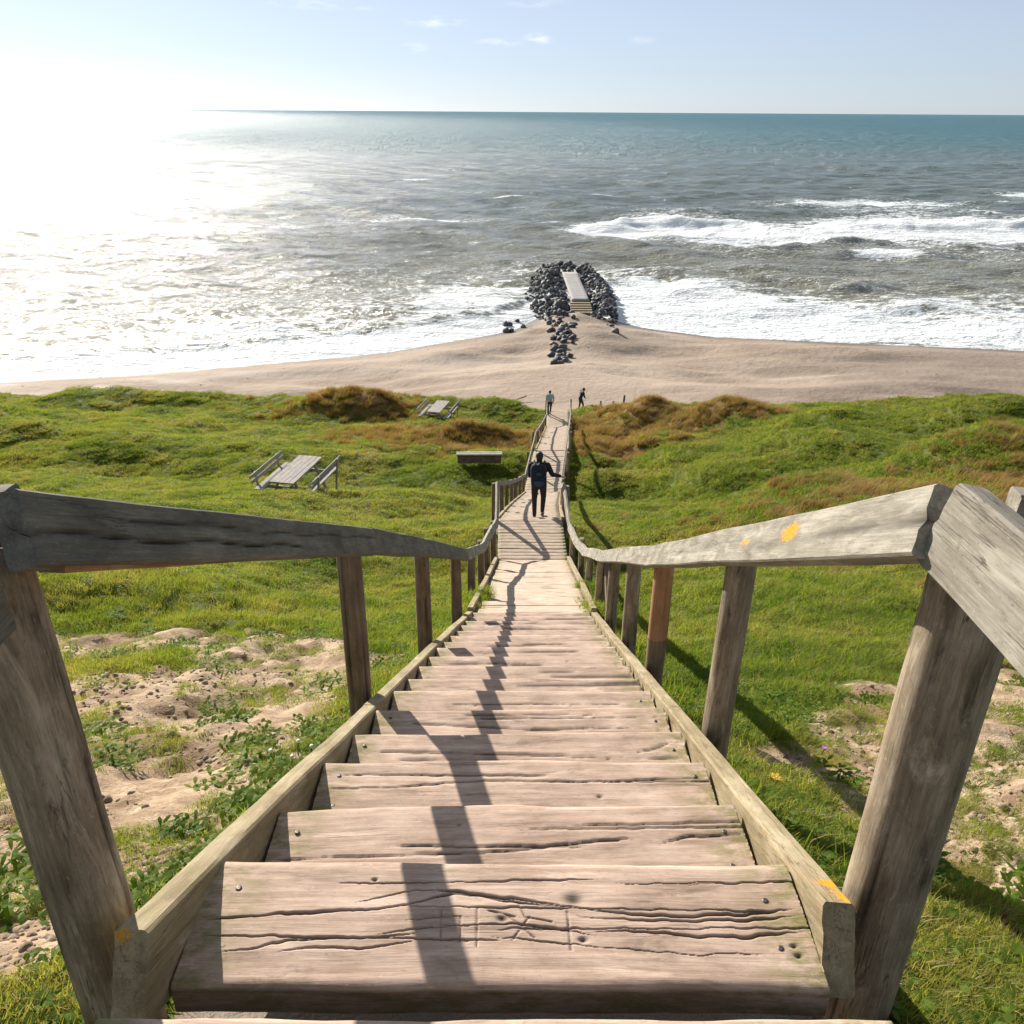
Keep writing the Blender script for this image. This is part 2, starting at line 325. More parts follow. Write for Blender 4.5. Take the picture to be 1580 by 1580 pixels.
o = sheet('dune_ground', X, Y, Z); tag(o, 'grassy dune slope with bare sand patches falling towards the beach', kind='structure')
yb = np.concatenate([ys[-1:], nonuni(61.4, 132, .28, .003)]); xb = np.concatenate([-nonuni(0, 420, .5, .022)[:0:-1], nonuni(0, 420, .5, .022)])
Xb, Yb = np.meshgrid(xb, yb); o = sheet('beach', Xb, Yb, H(Xb, Yb)); tag(o, 'pale pink sand beach below the dunes', kind='structure')
# ground far to the sides and behind so that the dune does not end in the air
print('ground', X.size, Xb.size)

# ------------------------------------------------------------------ sea
def sea():
    rows = [60.0]
    while rows[-1] < 60000: rows.append(rows[-1]*1.0038+.12 if rows[-1] < 420 else rows[-1]*1.02)
    rows = np.array(rows); s = np.linspace(-1.5, 1.5, 560)
    s = np.sign(s)*(np.abs(s)**1.15)*1.5**-.15*1.0
    X = rows[:, None]*s[None, :]+5; Y = np.repeat(rows[:, None], len(s), 1)
    x, y = X, Y; ds = y-shore(x); gx = rows[:, None]*3/560
    z = np.zeros_like(x); rs = np.random.RandomState(5)
    for i in range(30):
        lam = 2.0*1.13**i; a = .019*lam**.8*(1 if lam < 22 else .35); ang = R(-100+rs.uniform(-48, 48)); k = 2*math.pi/lam
        ph = rs.uniform(0, 6.28); att = np.clip((lam/np.maximum(gx, .35)-2.2)/2, 0, 1)
        arg = k*(x*math.cos(ang)+y*math.sin(ang))+ph+2.2*fbm(x*.03, y*.03, 2, i)
        z += a*att*(np.exp(np.sin(arg)-1)*1.6-.6)
    far = np.clip(ds/14, .12, 1); z *= far*1.0
    F = np.zeros_like(x)
    n = fbm(x*.05, y*.05, 4, 3); n2 = fbm(x*.2, y*.5, 4, 6)
    # main breaker line to the right, broken in two crests
    yc = np.interp(x, [4, 30, 60, 90, 125, 300], [176, 178, 170, 172, 176, 182])+(n-.5)*26
    wd = np.interp(x, [4, 14, 40, 60, 100, 140, 300], [.1, 10, 21, 16, 30, 24, 20])
    band = np.exp(-((y-yc)/wd)**2)*sst(4, 16, x); F += 1.3*band
    z += 1.15*np.exp(-((y-yc-wd*.35)/4.0)**2)*sst(4, 20, x)*(.5+n)
    z += .55*np.exp(-((y-yc+wd*1.0+3)/3.2)**2)*sst(0, 20, x)*(.4+n)
    yb2 = 143+(n-.5)*8; b2 = np.exp(-((y-yb2)/2.4)**2)*np.exp(-((x-63)/5.5)**4); F += 1.2*b2; z += .6*np.exp(-((y-yb2-.8)/2.6)**2)*np.exp(-((x-60)/15)**4)
    yb3 = 230+(n-.5)*20; F += .85*np.exp(-((y-yb3)/9)**2)*np.exp(-((x-92)/26)**4)
    F += np.exp(-((y-262)/9)**2)*sst(140, 150, x)*.9
    # swell ridges closer in
    for (yr, a, wv, x0, x1) in ((128, .75, 2.6, 8, 300), (119, .55, 2.2, 18, 200), (152, .7, 3, -20, 300), (111, .45, 1.8, 30, 300), (205, .6, 4, -200, 300), (104, .6, 1.6, -60, -4), (118, .4, 2, -120, -10), (140, .5, 3, -150, 0), (165, .6, 3.5, -200, 0)):
        yy = yr+(fbm(x*.035, x*0+yr, 3, int(yr))-.5)*16; z += a*np.exp(-((y-yy)/wv)**2)*sst(x0-10, x0+8, x)*(1-sst(x1-10, x1+10, x))*(.3+1.2*n)
    # wash along the beach
    lw = np.interp(x, [-120, -46, -12, -3, 12, 25, 55, 200], [5, 4.5, 6.5, 5, 15, 13, 9, 9])
    F += 1.35*(1-sst(lw*.55, lw*1.3, ds+(n2-.5)*lw*1.0))*1.0
    F += .75*(1-sst(16, 34, ds+(n-.5)*18))*sst(11, 22, x)*(.25+1.1*n2)
    F *= 1-.75*sst(3.2, .5, ds+(n2-.5)*5)*sst(18, 30, x)
    F += .6*(1-sst(8, 26, ds+(n-.5)*16))*sst(2, -8, x)*(.2+1.0*n2)*sst(-70, -20, x)
    # surge round the groyne
    F += .8*np.exp(-((x+4)/8)**2-((y-108)/9)**2)*(.3+n2)+.85*np.exp(-((x-17)/8)**2-((y-112)/13)**2)*(.3+n2)+.4*np.exp(-((x-5)/12)**2-((y-128)/5)**2)*(.4+n2)
    # dark wave face standing up before the left wash
    zz = np.exp(-((ds-lw*1.25-1.2)/1.5)**2)*sst(-48, -34, x)*(1-sst(0, 4, x)); z += .42*zz*(.5+n)
    # scattered whitecaps
    wc = vn(x*.035+9, y*.075, 40)*.6+vn(x*.12, y*.3, 41)*.4; F += .7*sst(.80, .90, wc)*(1-sst(250, 420, y))*sst(20, 50, ds)
    F += .85*np.exp(-((x+18)/10)**2-((y-186+x*.1)/3)**2)+.5*np.exp(-((x+66)/22)**2-((y-178)/3)**2)
    F = F+.16*(1-sst(10, 70, ds+(n-.5)*40))+.1*sst(.5, .7, n)*(1-sst(200, 420, y))
    z += .10*F*(fbm(x*1.2, y*1.2, 2, 8)-.3)
    z *= sst(-1, 4, ds)*.92+.08
    V = np.stack([X, Y, z-22.0], -1).reshape(-1, 3)
    tb = (1-sst(10, 150, ds)).ravel()
    me = mesh('sea', V, gridF(len(rows), len(s)), [], dict(foam=np.clip(F, 0, 1.4).ravel(), turbid=tb))
    m = Mat('sea_water'); p = m.pos(); fo = m.attr('foam').outputs['Fac']; tu = m.attr('turbid').outputs['Fac']
    sx = N(m.t, 'ShaderNodeSeparateXYZ'); m.lk(p, sx.inputs[0]); yy = sx.outputs[1]
    deep = m.ramp(m.noise(m.scale(p, (.012, .035, .1)), 1, 9, .78), [(.35, (.010, .085, .110)), (.65, (.030, .155, .170))])
    base = m.mix(m.rng(yy, 160, 900), m.ramp(m.noise(m.scale(p, (.05, .12, .1)), 1, 8, .75), [(.35, (.085, .105, .092)), (.65, (.20, .225, .195))]), deep)
    base = m.mix(m.math('MULTIPLY', tu, .85), base, (.25, .235, .175))
    nf = m.noise(m.scale(p, (.9, 1.7, 1)), 1, 7, .7); ng = m.noise(m.scale(p, (.25, .7, 1)), 1, 4, .6)
    fm = m.math('ADD', fo, m.math('MULTIPLY', m.math('SUBTRACT', m.math('ADD', m.math('MULTIPLY', nf, .6), m.math('MULTIPLY', ng, .4)), .5), 3.6))
    fm = m.math('MULTIPLY', m.rng(fm, .38, .72), m.rng(fo, .05, .25))
    lz = m.noise(m.scale(p, (.45, .9, 1)), 1, 5, .6, .8); lace = m.rng(m.math('ABSOLUTE', m.math('SUBTRACT', lz, .5)), .045, .0)
    lace = m.math('MULTIPLY', m.math('MULTIPLY', lace, m.rng(nf, .4, .6)), m.rng(fo, .02, .22)); fm = m.math('MAXIMUM', fm, m.math('MULTIPLY', lace, .8))
    c = m.mix(fm, base, (.74, .77, .77)); m.set(c, Specular_IOR_Level=.36)
    m.lk(m.math('ADD', m.math('ADD', m.math('MULTIPLY', fm, .6), m.rng(yy, 130, 600, 0, .25)), .08), m.b.inputs['Roughness'])
    m.b.inputs['IOR'].default_value = 1.333
    b1 = m.noise(m.scale(p, (.55, 1.0, 1)), 1, 5, .62, .3); b2 = m.noise(m.scale(p, (2.6, 3.8, 1)), 1, 3, .6); b3 = m.noise(m.scale(p, (.010, .026, 1)), 1, 8, .74); b4 = m.noise(m.scale(p, (.16, .36, 1)), 1, 5, .65, .4)
    h = m.math('ADD', m.math('ADD', m.math('MULTIPLY', b1, .6), m.math('MULTIPLY', b4, 1.7)), m.math('ADD', m.math('MULTIPLY', b2, .26), m.math('MULTIPLY', m.math('MULTIPLY', b3, m.rng(yy, 130, 900)), 16.0)))
    m.bump(h, 1.0, .75)
    me.materials.append(m.m); o = link('sea', me); tag(o, 'grey green sea with breakers and glitter out to the horizon', kind='structure')
sea()

# ------------------------------------------------------------------ timber helpers
def board(p0, p1, w, h, seg=8, prof=None, seed=0, wob=.003, crack=(), lich=(), moss=0., up=(0, 0, 1), end_break=(0, 0), div=3, tilt=0):
    """bevelled beam from p0 to p1 with worn faces; returns mesh data"""
    p0 = np.array(p0, float); p1 = np.array(p1, float); L = np.linalg.norm(p1-p0); t = (p1-p0)/L
    u = np.array(up, float); sd = np.cross(t, u); sd /= np.linalg.norm(sd); u = np.cross(sd, t)
    if tilt: sd, u = sd*math.cos(tilt)+u*math.sin(tilt), u*math.cos(tilt)-sd*math.sin(tilt)
    bv = min(w, h)*.10; pr = []
    a, b = w/2, h/2
    cor = [(-a, -b), (a, -b), (a, b), (-a, b)]
    for i in range(4):
        c0 = np.array(cor[i]); c1 = np.array(cor[(i+1) % 4]); d = (c1-c0); l = np.linalg.norm(d); d /= l
        n = max(1, int(round(div*l/max(w, h)*2)))
        for k in range(n+1): pr.append(c0+d*(bv+(l-2*bv)*k/n))
    pr = np.array(pr); n = len(pr); rng = np.random.RandomState(seed); offs = rng.uniform(-50, 50, 3)
    S = np.concatenate([[0, 0], np.linspace(0, 1, seg+1), [1, 1]]); V = []; G = []; C = []; Li = []
    for k, s_ in enumerate(S):
        sh = 1.0
        if k in (1, len(S)-2): sh = 1-bv*1.4/max(a, b)*.6
        if k in (0, len(S)-1): sh = .02
        q = pr*sh
        along = s_*L; bend = (vn(along*1.3+offs[0], 3.1)-.5)*wob*4*min(1, s_*(1-s_)*8)
        nz = (fbm(along*3+offs[0], pr[:, 0]*30+pr[:, 1]*47+offs[1], 3, seed % 97)-.5)*wob*2
        ext = np.zeros(n)
        if s_ <= .001: ext -= end_break[0]*(vn(pr[:, 0]*40+offs[0], pr[:, 1]*30, 3))
        if s_ >= .999: ext += end_break[1]*(vn(pr[:, 0]*40+offs[0], pr[:, 1]*30, 3))
        P = p0+np.outer(along+ext, t)+np.outer(q[:, 0]*(1+nz/a), sd)+np.outer(q[:, 1]*(1+nz/b)+bend, u)
        cr = np.zeros(n)
        for (c0, c1, side, hh, slope, dep) in crack:   # crack along the face: from c0 to c1 (fraction), at height hh
            if c0 <= s_ <= c1:
                yy = hh+slope*(s_-c0)+.004*math.sin(s_*30); ind = np.exp(-((pr[:, 1]-yy)/.004)**2)*(np.sign(pr[:, 0]) == side)
                cr = np.maximum(cr, ind); P -= np.outer(ind*dep*side, sd)
        V.append(P); G.append(np.stack([np.full(n, along)+offs[0], pr[:, 0]*sh+offs[1], pr[:, 1]*sh+offs[2]], 1)); C.append(cr)
        li = np.zeros(n)
        for (q3, rad) in lich: li = np.maximum(li, np.exp(-(np.linalg.norm(P-np.array(q3), axis=1)/rad)**2))
        Li.append(li)
    V = np.concatenate(V); F = gridF(len(S), n, True)
    return V, F, dict(gc=np.concatenate(G), crack=np.concatenate(C), lichen=np.concatenate(Li), moss=np.full(len(V), float(moss)))
def add_board(name, parent, mat, *a, label=None, **k):
    V, F, at = board(*a, **k); me_ = mesh(name, V, F, [mat], at); me_.set_sharp_from_angle(angle=R(34)); o = link(name, me_, parent)
    if label: o['label'] = label
    return o
def post(name, parent, mat, base, top, r0, r1, n=18, seg=10, seed=0, label=None, split=0, mats2=None, cut=.5):
    base = np.array(base, float); top = np.array(top, float); L = np.linalg.norm(top-base); t = (top-base)/L
    a = np.cross(t, (0, 1, 0)); a /= np.linalg.norm(a); b = np.cross(t, a); rng = np.random.RandomState(seed); of = rng.uniform(-50, 50, 3)
    S = np.concatenate([np.linspace(0, 1, seg+1), [1, 1, 1]]); V = []; G = []; C = []; ang = np.linspace(0, 2*np.pi, n, endpoint=False)
    for k, s_ in enumerate(S):
        r = r0+(r1-r0)*s_; sh = 1.0
        if k == seg: pass
        if k == seg+1: sh = .93
        if k == seg+2: sh = .5
        if k == seg+3: sh = .02
        rr = r*sh*(1+.035*(fbm(ang*0+s_*L*1.5+of[0], np.sin(ang)*1.4+of[1], 2, 1)-.5)*2+.03*np.cos(2*ang+s_*1.3+of[2]))
        ext = (.008 if k > seg else 0)*np.ones(n)+(split*(vn(np.cos(ang)*2.2+of[0], np.sin(ang)*2.2, 5)-.35)*(1 if k >= seg-1 else 0))
        cr = np.zeros(n)
        for ca in (of[0] % 6.28, (of[0]*1.7) % 6.28, (of[2]*1.3) % 6.28):
            dd = np.abs((ang-ca-.25*math.sin(s_*2+of[1])+np.pi) % (2*np.pi)-np.pi); ind = np.exp(-(dd/(2.2/n))**2)*float(vn(s_*L*1.4+ca*9, of[1], 3) > .5)*(n > 20); cr = np.maximum(cr, ind)
        rr = rr-cr*.006
        P = base+np.outer(s_*L+ext, t)+np.outer(rr*np.cos(ang), a)+np.outer(rr*np.sin(ang), b)
        V.append(P); C.append(cr); G.append(np.stack([s_*L+ext+of[0], rr*np.cos(ang)+of[1], rr*np.sin(ang)+of[2]], 1))
    V = np.concatenate(V); F = gridF(len(S), n, True); mi = None
    if mats2: mi = [1 if V[f].mean(0)[2] < base[2]+(top[2]-base[2])*cut else 0 for f in F]
    me = mesh(name, V, F, [mat]+([mats2] if mats2 else []), dict(gc=np.concatenate(G), crack=np.concatenate(C), lichen=np.zeros(len(V)), moss=np.clip(.5-(V[:, 2]-base[2])*1.2, 0, .5)), mi)
    o = link(name, me, parent)
    if label: o['label'] = label
    return o
def poly_y(x, pts): 
    px = [p[0] for p in pts]; py = [p[1] for p in pts]; return np.interp(x, px, py, left=9, right=9)
def plank(name, parent, mat, cxx, y0, y1, z, hw, thick, nx, ny, seed, cracks=(), knots=(), lines=(), slope=0., label=None, ncr=3, rear_dark=0., yaw=0.):
    """tread: worn top as a height field with rounded long edges, cracks and knots sunk in"""
    rng = np.random.RandomState(seed); of = rng.uniform(-60, 60, 2)
    xs_ = np.linspace(-hw, hw, nx); D = y1-y0
    e = np.array([-.99, -.93, -.80, -.55, -.2, .25, .62, .88, 1.0]); ed = thick*.26
    nyi = max(2, ny); tin = np.linspace(0, 1, nyi)
    # profile v: rear face bottom -> top -> front face bottom
    yy = np.concatenate([[0, 0, .12*ed, .45*ed], ed*.9+(D-1.8*ed)*tin, [D-.45*ed, D-.12*ed, D, D, 0]])
    zz = np.concatenate([[-thick, -.75*ed, -.30*ed, -.07*ed], np.zeros(nyi), [-.07*ed, -.30*ed, -.75*ed, -thick, -thick]])
    top = np.concatenate([[0, .3, .7, 1], np.ones(nyi), [1, .7, .3, 0, 0]])
    XX, YY = np.meshgrid(xs_, yy); ZZ = np.repeat(zz[:, None], nx, 1); TT = np.repeat(top[:, None], nx, 1)
    # uneven long edges
    edge = (fbm(XX*2.3+of[0], 0*XX+1, 4, seed % 50)-.5)*.030; YY = YY+edge*np.sign(YY-D/2)*np.abs((YY-D/2)/(D/2))**3
    wy = YY+.012*(fbm(XX*2+of[0], YY*3+of[1], 3, 4)-.5)*2
    hgt = (fbm(XX*1.6+of[0], wy*22+of[1], 4, seed % 40)-.5)*.005+(fbm(XX*2+of[0], YY*5, 2, 3)-.5)*.006
    cup = -.004*((YY-D/2)/(D/2))**2
    cr = np.zeros_like(XX)
    cs = list(cracks)
    for i in range(ncr):
        a = rng.uniform(-hw, hw*.4); b = a+rng.uniform(.25, 1.0); yb_ = rng.uniform(.15, .9)*D; sl_ = rng.uniform(-.02, .02); pts = [(a+(b-a)*q/8, yb_+rng.uniform(-.002, .002)+(q/8-.5)*sl_) for q in range(9)]
        cs.append((pts, rng.uniform(.0008, .0030)))
    res = D/ny
    for pts, wd in cs:
        wd = max(wd, res*.75 if res < .012 else res*.5); a, b = pts[0][0], pts[-1][0]
        yc = poly_y(XX, pts)+.0045*(fbm(XX*30+of[0], 0*XX, 3, 3)-.5)*2
        tap = np.clip((XX-a)/.08, 0, 1)*np.clip((b-XX)/.08, 0, 1)**.7
        wd *= .58; mod = .35+1.25*vn(XX*9+of[1], XX*0+wd*900, 7)
        ww = wd*mod*(tap+.15); cr = np.maximum(cr, np.exp(-((YY-yc)/ww)**2)*(tap > 0)*np.clip(mod*tap*1.6, 0, 1))
    for (kx, ky, kr) in knots:
        dd = np.sqrt(((XX-kx)/1.5)**2+(YY-ky)**2); cr = np.maximum(cr, np.exp(-(dd/kr)**2)); hgt += 0
    for (x0, y0_, x1, y1_, wd) in lines:
        dx, dy = x1-x0, y1_-y0_; t = np.clip(((XX-x0)*dx+(YY-y0_)*dy)/(dx*dx+dy*dy), 0, 1)
        dd = np.hypot(XX-x0-t*dx, YY-y0_-t*dy); cr = np.maximum(cr, np.exp(-(dd/(wd*.75))**2)*.75*(.4+.9*vn(XX*60, YY*60, 8)))
    ZZ = ZZ+(hgt+cup-cr*.006)*TT+(YY-D)*0+slope*(YY-D)
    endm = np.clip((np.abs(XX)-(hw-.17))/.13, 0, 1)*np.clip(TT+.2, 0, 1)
    cyaw, syaw = math.cos(yaw), math.sin(yaw)
    gx = XX*cyaw-YY*syaw+cxx; gy = XX*syaw+YY*cyaw+y0
    V = np.stack([gx, gy, ZZ+z], -1).reshape(-1, 3)
    G = np.stack([XX+of[0], wy+of[1], np.repeat(zz[:, None], nx, 1)], -1).reshape(-1, 3)
    F = gridF(len(yy), nx)
    # end caps
    nr = len(yy); capL = np.array([[i*nx, (i+1)*nx, (nr-2-i)*nx, (nr-1-i)*nx] for i in range((nr-1)//2)]); capR = capL[:, ::-1]+nx-1
    F = np.concatenate([F, capL, capR])
    cr = np.maximum(cr, np.clip(.25-ZZ/thick*.9+z*0, 0, .8)*(TT < .35)*(YY < D/2)*np.where(thick > .08, 1, .6)) if False else np.maximum(cr, (.45+.35*np.clip(-(zz/thick)[:, None], 0, 1))*(TT < .35)*(YY < D/2))  # rear face darkened downwards: painted shade of the gap between treads
    moss_shade = (endm*1.0+.9*(TT < .5)*(YY < D/2)).ravel()  # real moss on the ends; on the rear face it deepens painted shade
    me = mesh(name, V, F, [mat], dict(gc=G, crack=np.clip(cr, 0, 1).ravel(), lichen=np.zeros(len(V)), moss=np.clip(moss_shade, 0, 1)))
    o = link(name, me, parent)
    if label: o['label'] = label
    return o

# ------------------------------------------------------------------ staircase, upper flight
flight1 = thing('wooden_staircase', 'long steep upper flight of weathered timber steps starting at the viewer', 'staircase', (0, 0, 0))
Y1 = 1.10
A = [(-.683, 1.249), (-.563, 1.261), (-.42, 1.272), (-.303, 1.28), (-.231, 1.294), (-.159, 1.32), (-.13, 1.326), (-.069, 1.321), (.02, 1.299), (.139, 1.291), (.255, 1.272), (.386, 1.266), (.534, 1.274), (.66, 1.288)]
A2 = [(-.20, 1.336), (-.146, 1.334), (-.009, 1.313), (.095, 1.298), (.14, 1.294)]
B = [(.13, 1.275), (.159, 1.263), (.282, 1.256), (.427, 1.255), (.545, 1.259), (.665, 1.271)]
C = [(.135, 1.23), (.307, 1.227), (.42, 1.216), (.519, 1.215), (.579, 1.224), (.666, 1.229)]
D_ = [(-.635, 1.17), (-.541, 1.183), (-.476, 1.202), (-.321, 1.208), (-.194, 1.22)]
E_ = [(-.51, 1.171), (-.443, 1.184), (-.317, 1.183), (-.193, 1.204)]
G_ = [(.386, 1.351), (.556, 1.359), (.667, 1.364)]; H_ = [(-.365, 1.293), (-.221, 1.334), (-.13, 1.334)]
I_ = [(-.30, 1.215), (-.2, 1.232), (-.1, 1.240), (-.02, 1.246), (.1, 1.235), (.2, 1.215)]; J_ = [(-.25, 1.25), (-.15, 1.262), (-.08, 1.262)]
K_ = [(-.05, 1.215), (.1, 1.200), (.25, 1.185), (.4, 1.172), (.55, 1.176)]
cxn = float(cx(1.25))
lo = lambda pts: [(x-cxn, y-Y1) for x, y in pts]
cr1 = [(lo(A), .0042), (lo(A2), .0042), (lo(B), .0036), (lo(C), .0038), (lo(D_), .0030), (lo(E_), .0026), (lo(G_), .0022), (lo(H_), .0018), (lo(I_), .0022), (lo(J_), .0022), (lo(K_), .0012)]
kn1 = [(.147-cxn, 1.31-Y1, .014), (-.016-cxn, 1.257-Y1, .008), (.162-cxn, 1.207-Y1, .0065), (.623-cxn, 1.171-Y1, .005), (.62-cxn, 1.194-Y1, .005), (-.30, 1.36-Y1, .004)]
ln1 = [(x0-cxn, y0-Y1, x1-cxn, y1-Y1, w_) for x0, y0, x1, y1, w_ in ((-.073, 1.286, -.071, 1.189, .0024), (.131, 1.276, .134, 1.183, .0030), (-.046, 1.278, .013, 1.262, .003), (.045, 1.262, .006, 1.205, .0022), (.0, 1.262, .055, 1.212, .0022),
        (-.155, 1.275, -.15, 1.20, .0026), (-.11, 1.262, -.108, 1.20, .0022), (-.15, 1.24, -.09, 1.238, .0022), (-.155, 1.205, -.09, 1.20, .002), (.02, 1.30, .035, 1.262, .0028), (.035, 1.262, .095, 1.25, .0022))]
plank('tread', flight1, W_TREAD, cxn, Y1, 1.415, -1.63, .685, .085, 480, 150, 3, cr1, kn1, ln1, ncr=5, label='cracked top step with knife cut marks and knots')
plank('tread', flight1, W_TREAD, float(cx(.8)), .56, .912, -1.435, .70, .06, 90, 20, 5, ncr=2)
for i in range(5): plank('tread', flight1, W_TREAD, float(cx(0)), .26-.30*i, .545-.30*i, -1.435, .70, .06, 40, 10, 7+i, ncr=2)
n1 = 17
nose1 = []
for i in range(1, n1):
    yn = 1.415+i*(8.0-1.415)/(n1-1)+RS.uniform(-.012, .012); zn = -1.63-i*(5.19-1.63)/(n1-1)+RS.uniform(-.006, .006); nose1.append((yn, zn))
    q = 1 if i < 4 else 0
    nx, ny = ((300, 60) if i < 3 else (180, 34) if i < 6 else (70, 14))
    ck = []
    if i == 1: ck = [([(-.66, .16), (-.45, .163), (-.2, .170), (0, .178), (.2, .20), (.36, .212)], .0035), ([(.42, .19), (.5, .215), (.67, .222)], .0026)]; 
    if i == 2: ck = [([(-.66, .20), (-.4, .205), (-.25, .225), (-.1, .235), (.2, .225), (.66, .24)], .0035)]
    if i == 3: ck = [([(-.66, .245), (-.3, .225), (0, .215), (.3, .195), (.66, .19)], .004), ([(.42, .21), (.53, .24), (.63, .285)], .006)]
    if i == 4: ck = [([(-.55, .25), (-.3, .22), (0, .195), (.2, .19), (.4, .21)], .004)]
    kn = [(RS.uniform(-.3, .5), RS.uniform(.14, .28), RS.uniform(.003, .007)) for _ in range(RS.randint(0, 3))]
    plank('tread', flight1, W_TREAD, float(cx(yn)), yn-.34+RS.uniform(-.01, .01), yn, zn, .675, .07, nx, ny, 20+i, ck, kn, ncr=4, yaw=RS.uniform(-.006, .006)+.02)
SCREW = plain('screw_steel', (.12, .11, .10), .5, Metallic=.8)
def screws(parent, y, z, cxx, seed):
    rs_ = np.random.RandomState(seed)
    for sx_ in (-1, 1):
        for yy_ in (.07, .20):
            c0 = np.array([cxx+sx_*(.615+rs_.uniform(-.012, .012)), y-.02-yy_+rs_.uniform(-.02, .02), z]); an = np.linspace(0, 2*np.pi, 9)[:-1]; V = []
            for r_, h_ in ((.0075, -.004), (.0075, .0012), (.004, .0020), (.0002, .0012)): V += [(c0[0]+r_*math.cos(a_), c0[1]+r_*math.sin(a_), c0[2]+h_) for a_ in an]
            link('screw', mesh('screw', V, gridF(4, 8, True), [SCREW]), parent)
screws(flight1, 1.415, -1.63, cxn, 1)
for i in range(5): screws(flight1, nose1[i][0], nose1[i][1]-.0005, float(cx(nose1[i][0])), i+2)
def railpt(y, off, z): return (float(cx(y))+off, y, z)
nl = lambda y: -1.63-(y-1.415)*(5.19-1.63)/(8.0-1.415)
for sgn, ys0, mm in ((-1, 1.04, 'left'), (1, 1.165, 'right')):
    pts = [ys0, 3.05, 5.4, 8.05]
    for j in range(3):
        a, b = pts[j]+(.004 if j else 0), pts[j+1]
        li = []
        if j == 0:
            tz = lambda y: nl(y)+.005
            if sgn > 0: li = [((.735, 1.245, tz(1.245)+.02), .042), ((.72, 1.30, tz(1.30)), .032), ((.665, 1.62, tz(1.62)), .03), ((.665, 2.35, tz(2.35)), .03), ((.70, 1.12, -1.66), .02)]
            else: li = [((-.76, 1.06, tz(1.06)), .045)]
        add_board('stringer', flight1, W_STR, railpt(a, sgn*.722, nl(a)-.108), railpt(b, sgn*.722, nl(b)-.108),   .068, .20, seg=60 if j == 0 else 24, seed=40+j+(5 if sgn > 0 else 0), wob=.003, lich=li, moss=.35, div=5)
# ------------------------------------------------------------------ sloping boardwalk, middle landing, lower flights
ramp = thing('boardwalk_ramp', 'sloping boardwalk of worn planks below the upper flight of steps', 'boardwalk')
np_ = 20
for i in range(np_):
    a = 8.06+i*(14.36-8.06)/np_; b = a+(14.36-8.06)/np_-.018; sl = -(8.05-5.19)/6.4
    plank('plank', ramp, W_DECK, float(cx(b)), a, b, float(np.interp(b, [8.0, 14.4], [-5.21, -8.06]))+RS.uniform(-.012, .006), .675, .05, 26, 7, 100+i, slope=sl*.93, ncr=1, yaw=.012+RS.uniform(-.008, .008))
for sgn in (-1, 1):
    for a, b in ((8.06, 10.5), (10.51, 14.36)):
        add_board('stringer', ramp, W_STR, railpt(a, sgn*.72, deck(a)-.06), railpt(b, sgn*.72, deck(b)-.06), .07, .2, seg=14, seed=60+sgn+int(a), moss=.2)
land1 = thing('boardwalk_landing', 'flat middle landing of narrow planks where the walker with the backpack steps off', 'boardwalk')
for i in range(13):
    a = 14.38+i*.14; plank('plank', land1, W_DECK, float(cx(a))+.0, a, a+.128, -8.05+RS.uniform(-.006, .006), .70, .04, 20, 4, 140+i, ncr=0)
for sgn in (-1, 1): add_board('bearer', land1, W_STR, railpt(14.38, sgn*.5, -8.17), railpt(16.18, sgn*.5, -8.17), .08, .14, seed=5)
def flight(name, label, ya, yb, za, zb, n, seed, hw=.68):
    f = thing(name, label, 'staircase')
    for i in range(n):
        yn = ya+(i+1)*(yb-ya)/n; zn = za+(i+1)*(zb-za)/n
        plank('tread', f, W_DECK, float(cx(yn)), yn-(yb-ya)/n-.03, yn, zn+RS.uniform(-.01, .01), hw, .06, 14, 4, seed+i, ncr=0, yaw=.04+RS.uniform(-.01, .01))
    for sgn in (-1, 1):
        ps = np.linspace(ya, yb, 5)
        for a, b in zip(ps[:-1], ps[1:]):
            z = lambda y: np.interp(y, [ya, yb], [za, zb])
            add_board('stringer', f, W_STR, railpt(a, sgn*(hw+.045), z(a)-.10), railpt(b-.004, sgn*(hw+.045), z(b)-.10), .07, .22, seg=6, seed=seed+int(a)+sgn)
    return f
flight2 = flight('wooden_staircase', 'second flight of steps just below the walker, dropping to the lower landing', 16.2, 30.0, -8.05, -13.72, 34, 200)
land2 = thing('boardwalk_landing', 'lower landing of pale planks between second and last flight of steps', 'boardwalk')
for i in range(20):
    a = 30.04+i*.25; plank('plank', land2, W_DECK, float(cx(a)), a, a+.235, -13.85+RS.uniform(-.008, .008), .78, .05, 14, 3, 260+i, ncr=0, yaw=.08)
flight3 = flight('wooden_staircase', 'last far flight of steps leading to the person in the light blue top', 35.05, 47.5, -13.85, -17.28, 30, 300)
land3 = thing('boardwalk_landing', 'small far landing at the foot of the steps by the beach', 'boardwalk')
for i in range(12):
    a = 47.54+i*.25; plank('plank', land3, W_DECK, float(cx(a)), a, a+.235, -17.4, .72, .05, 10, 3, 340+i, ncr=0, yaw=.05)

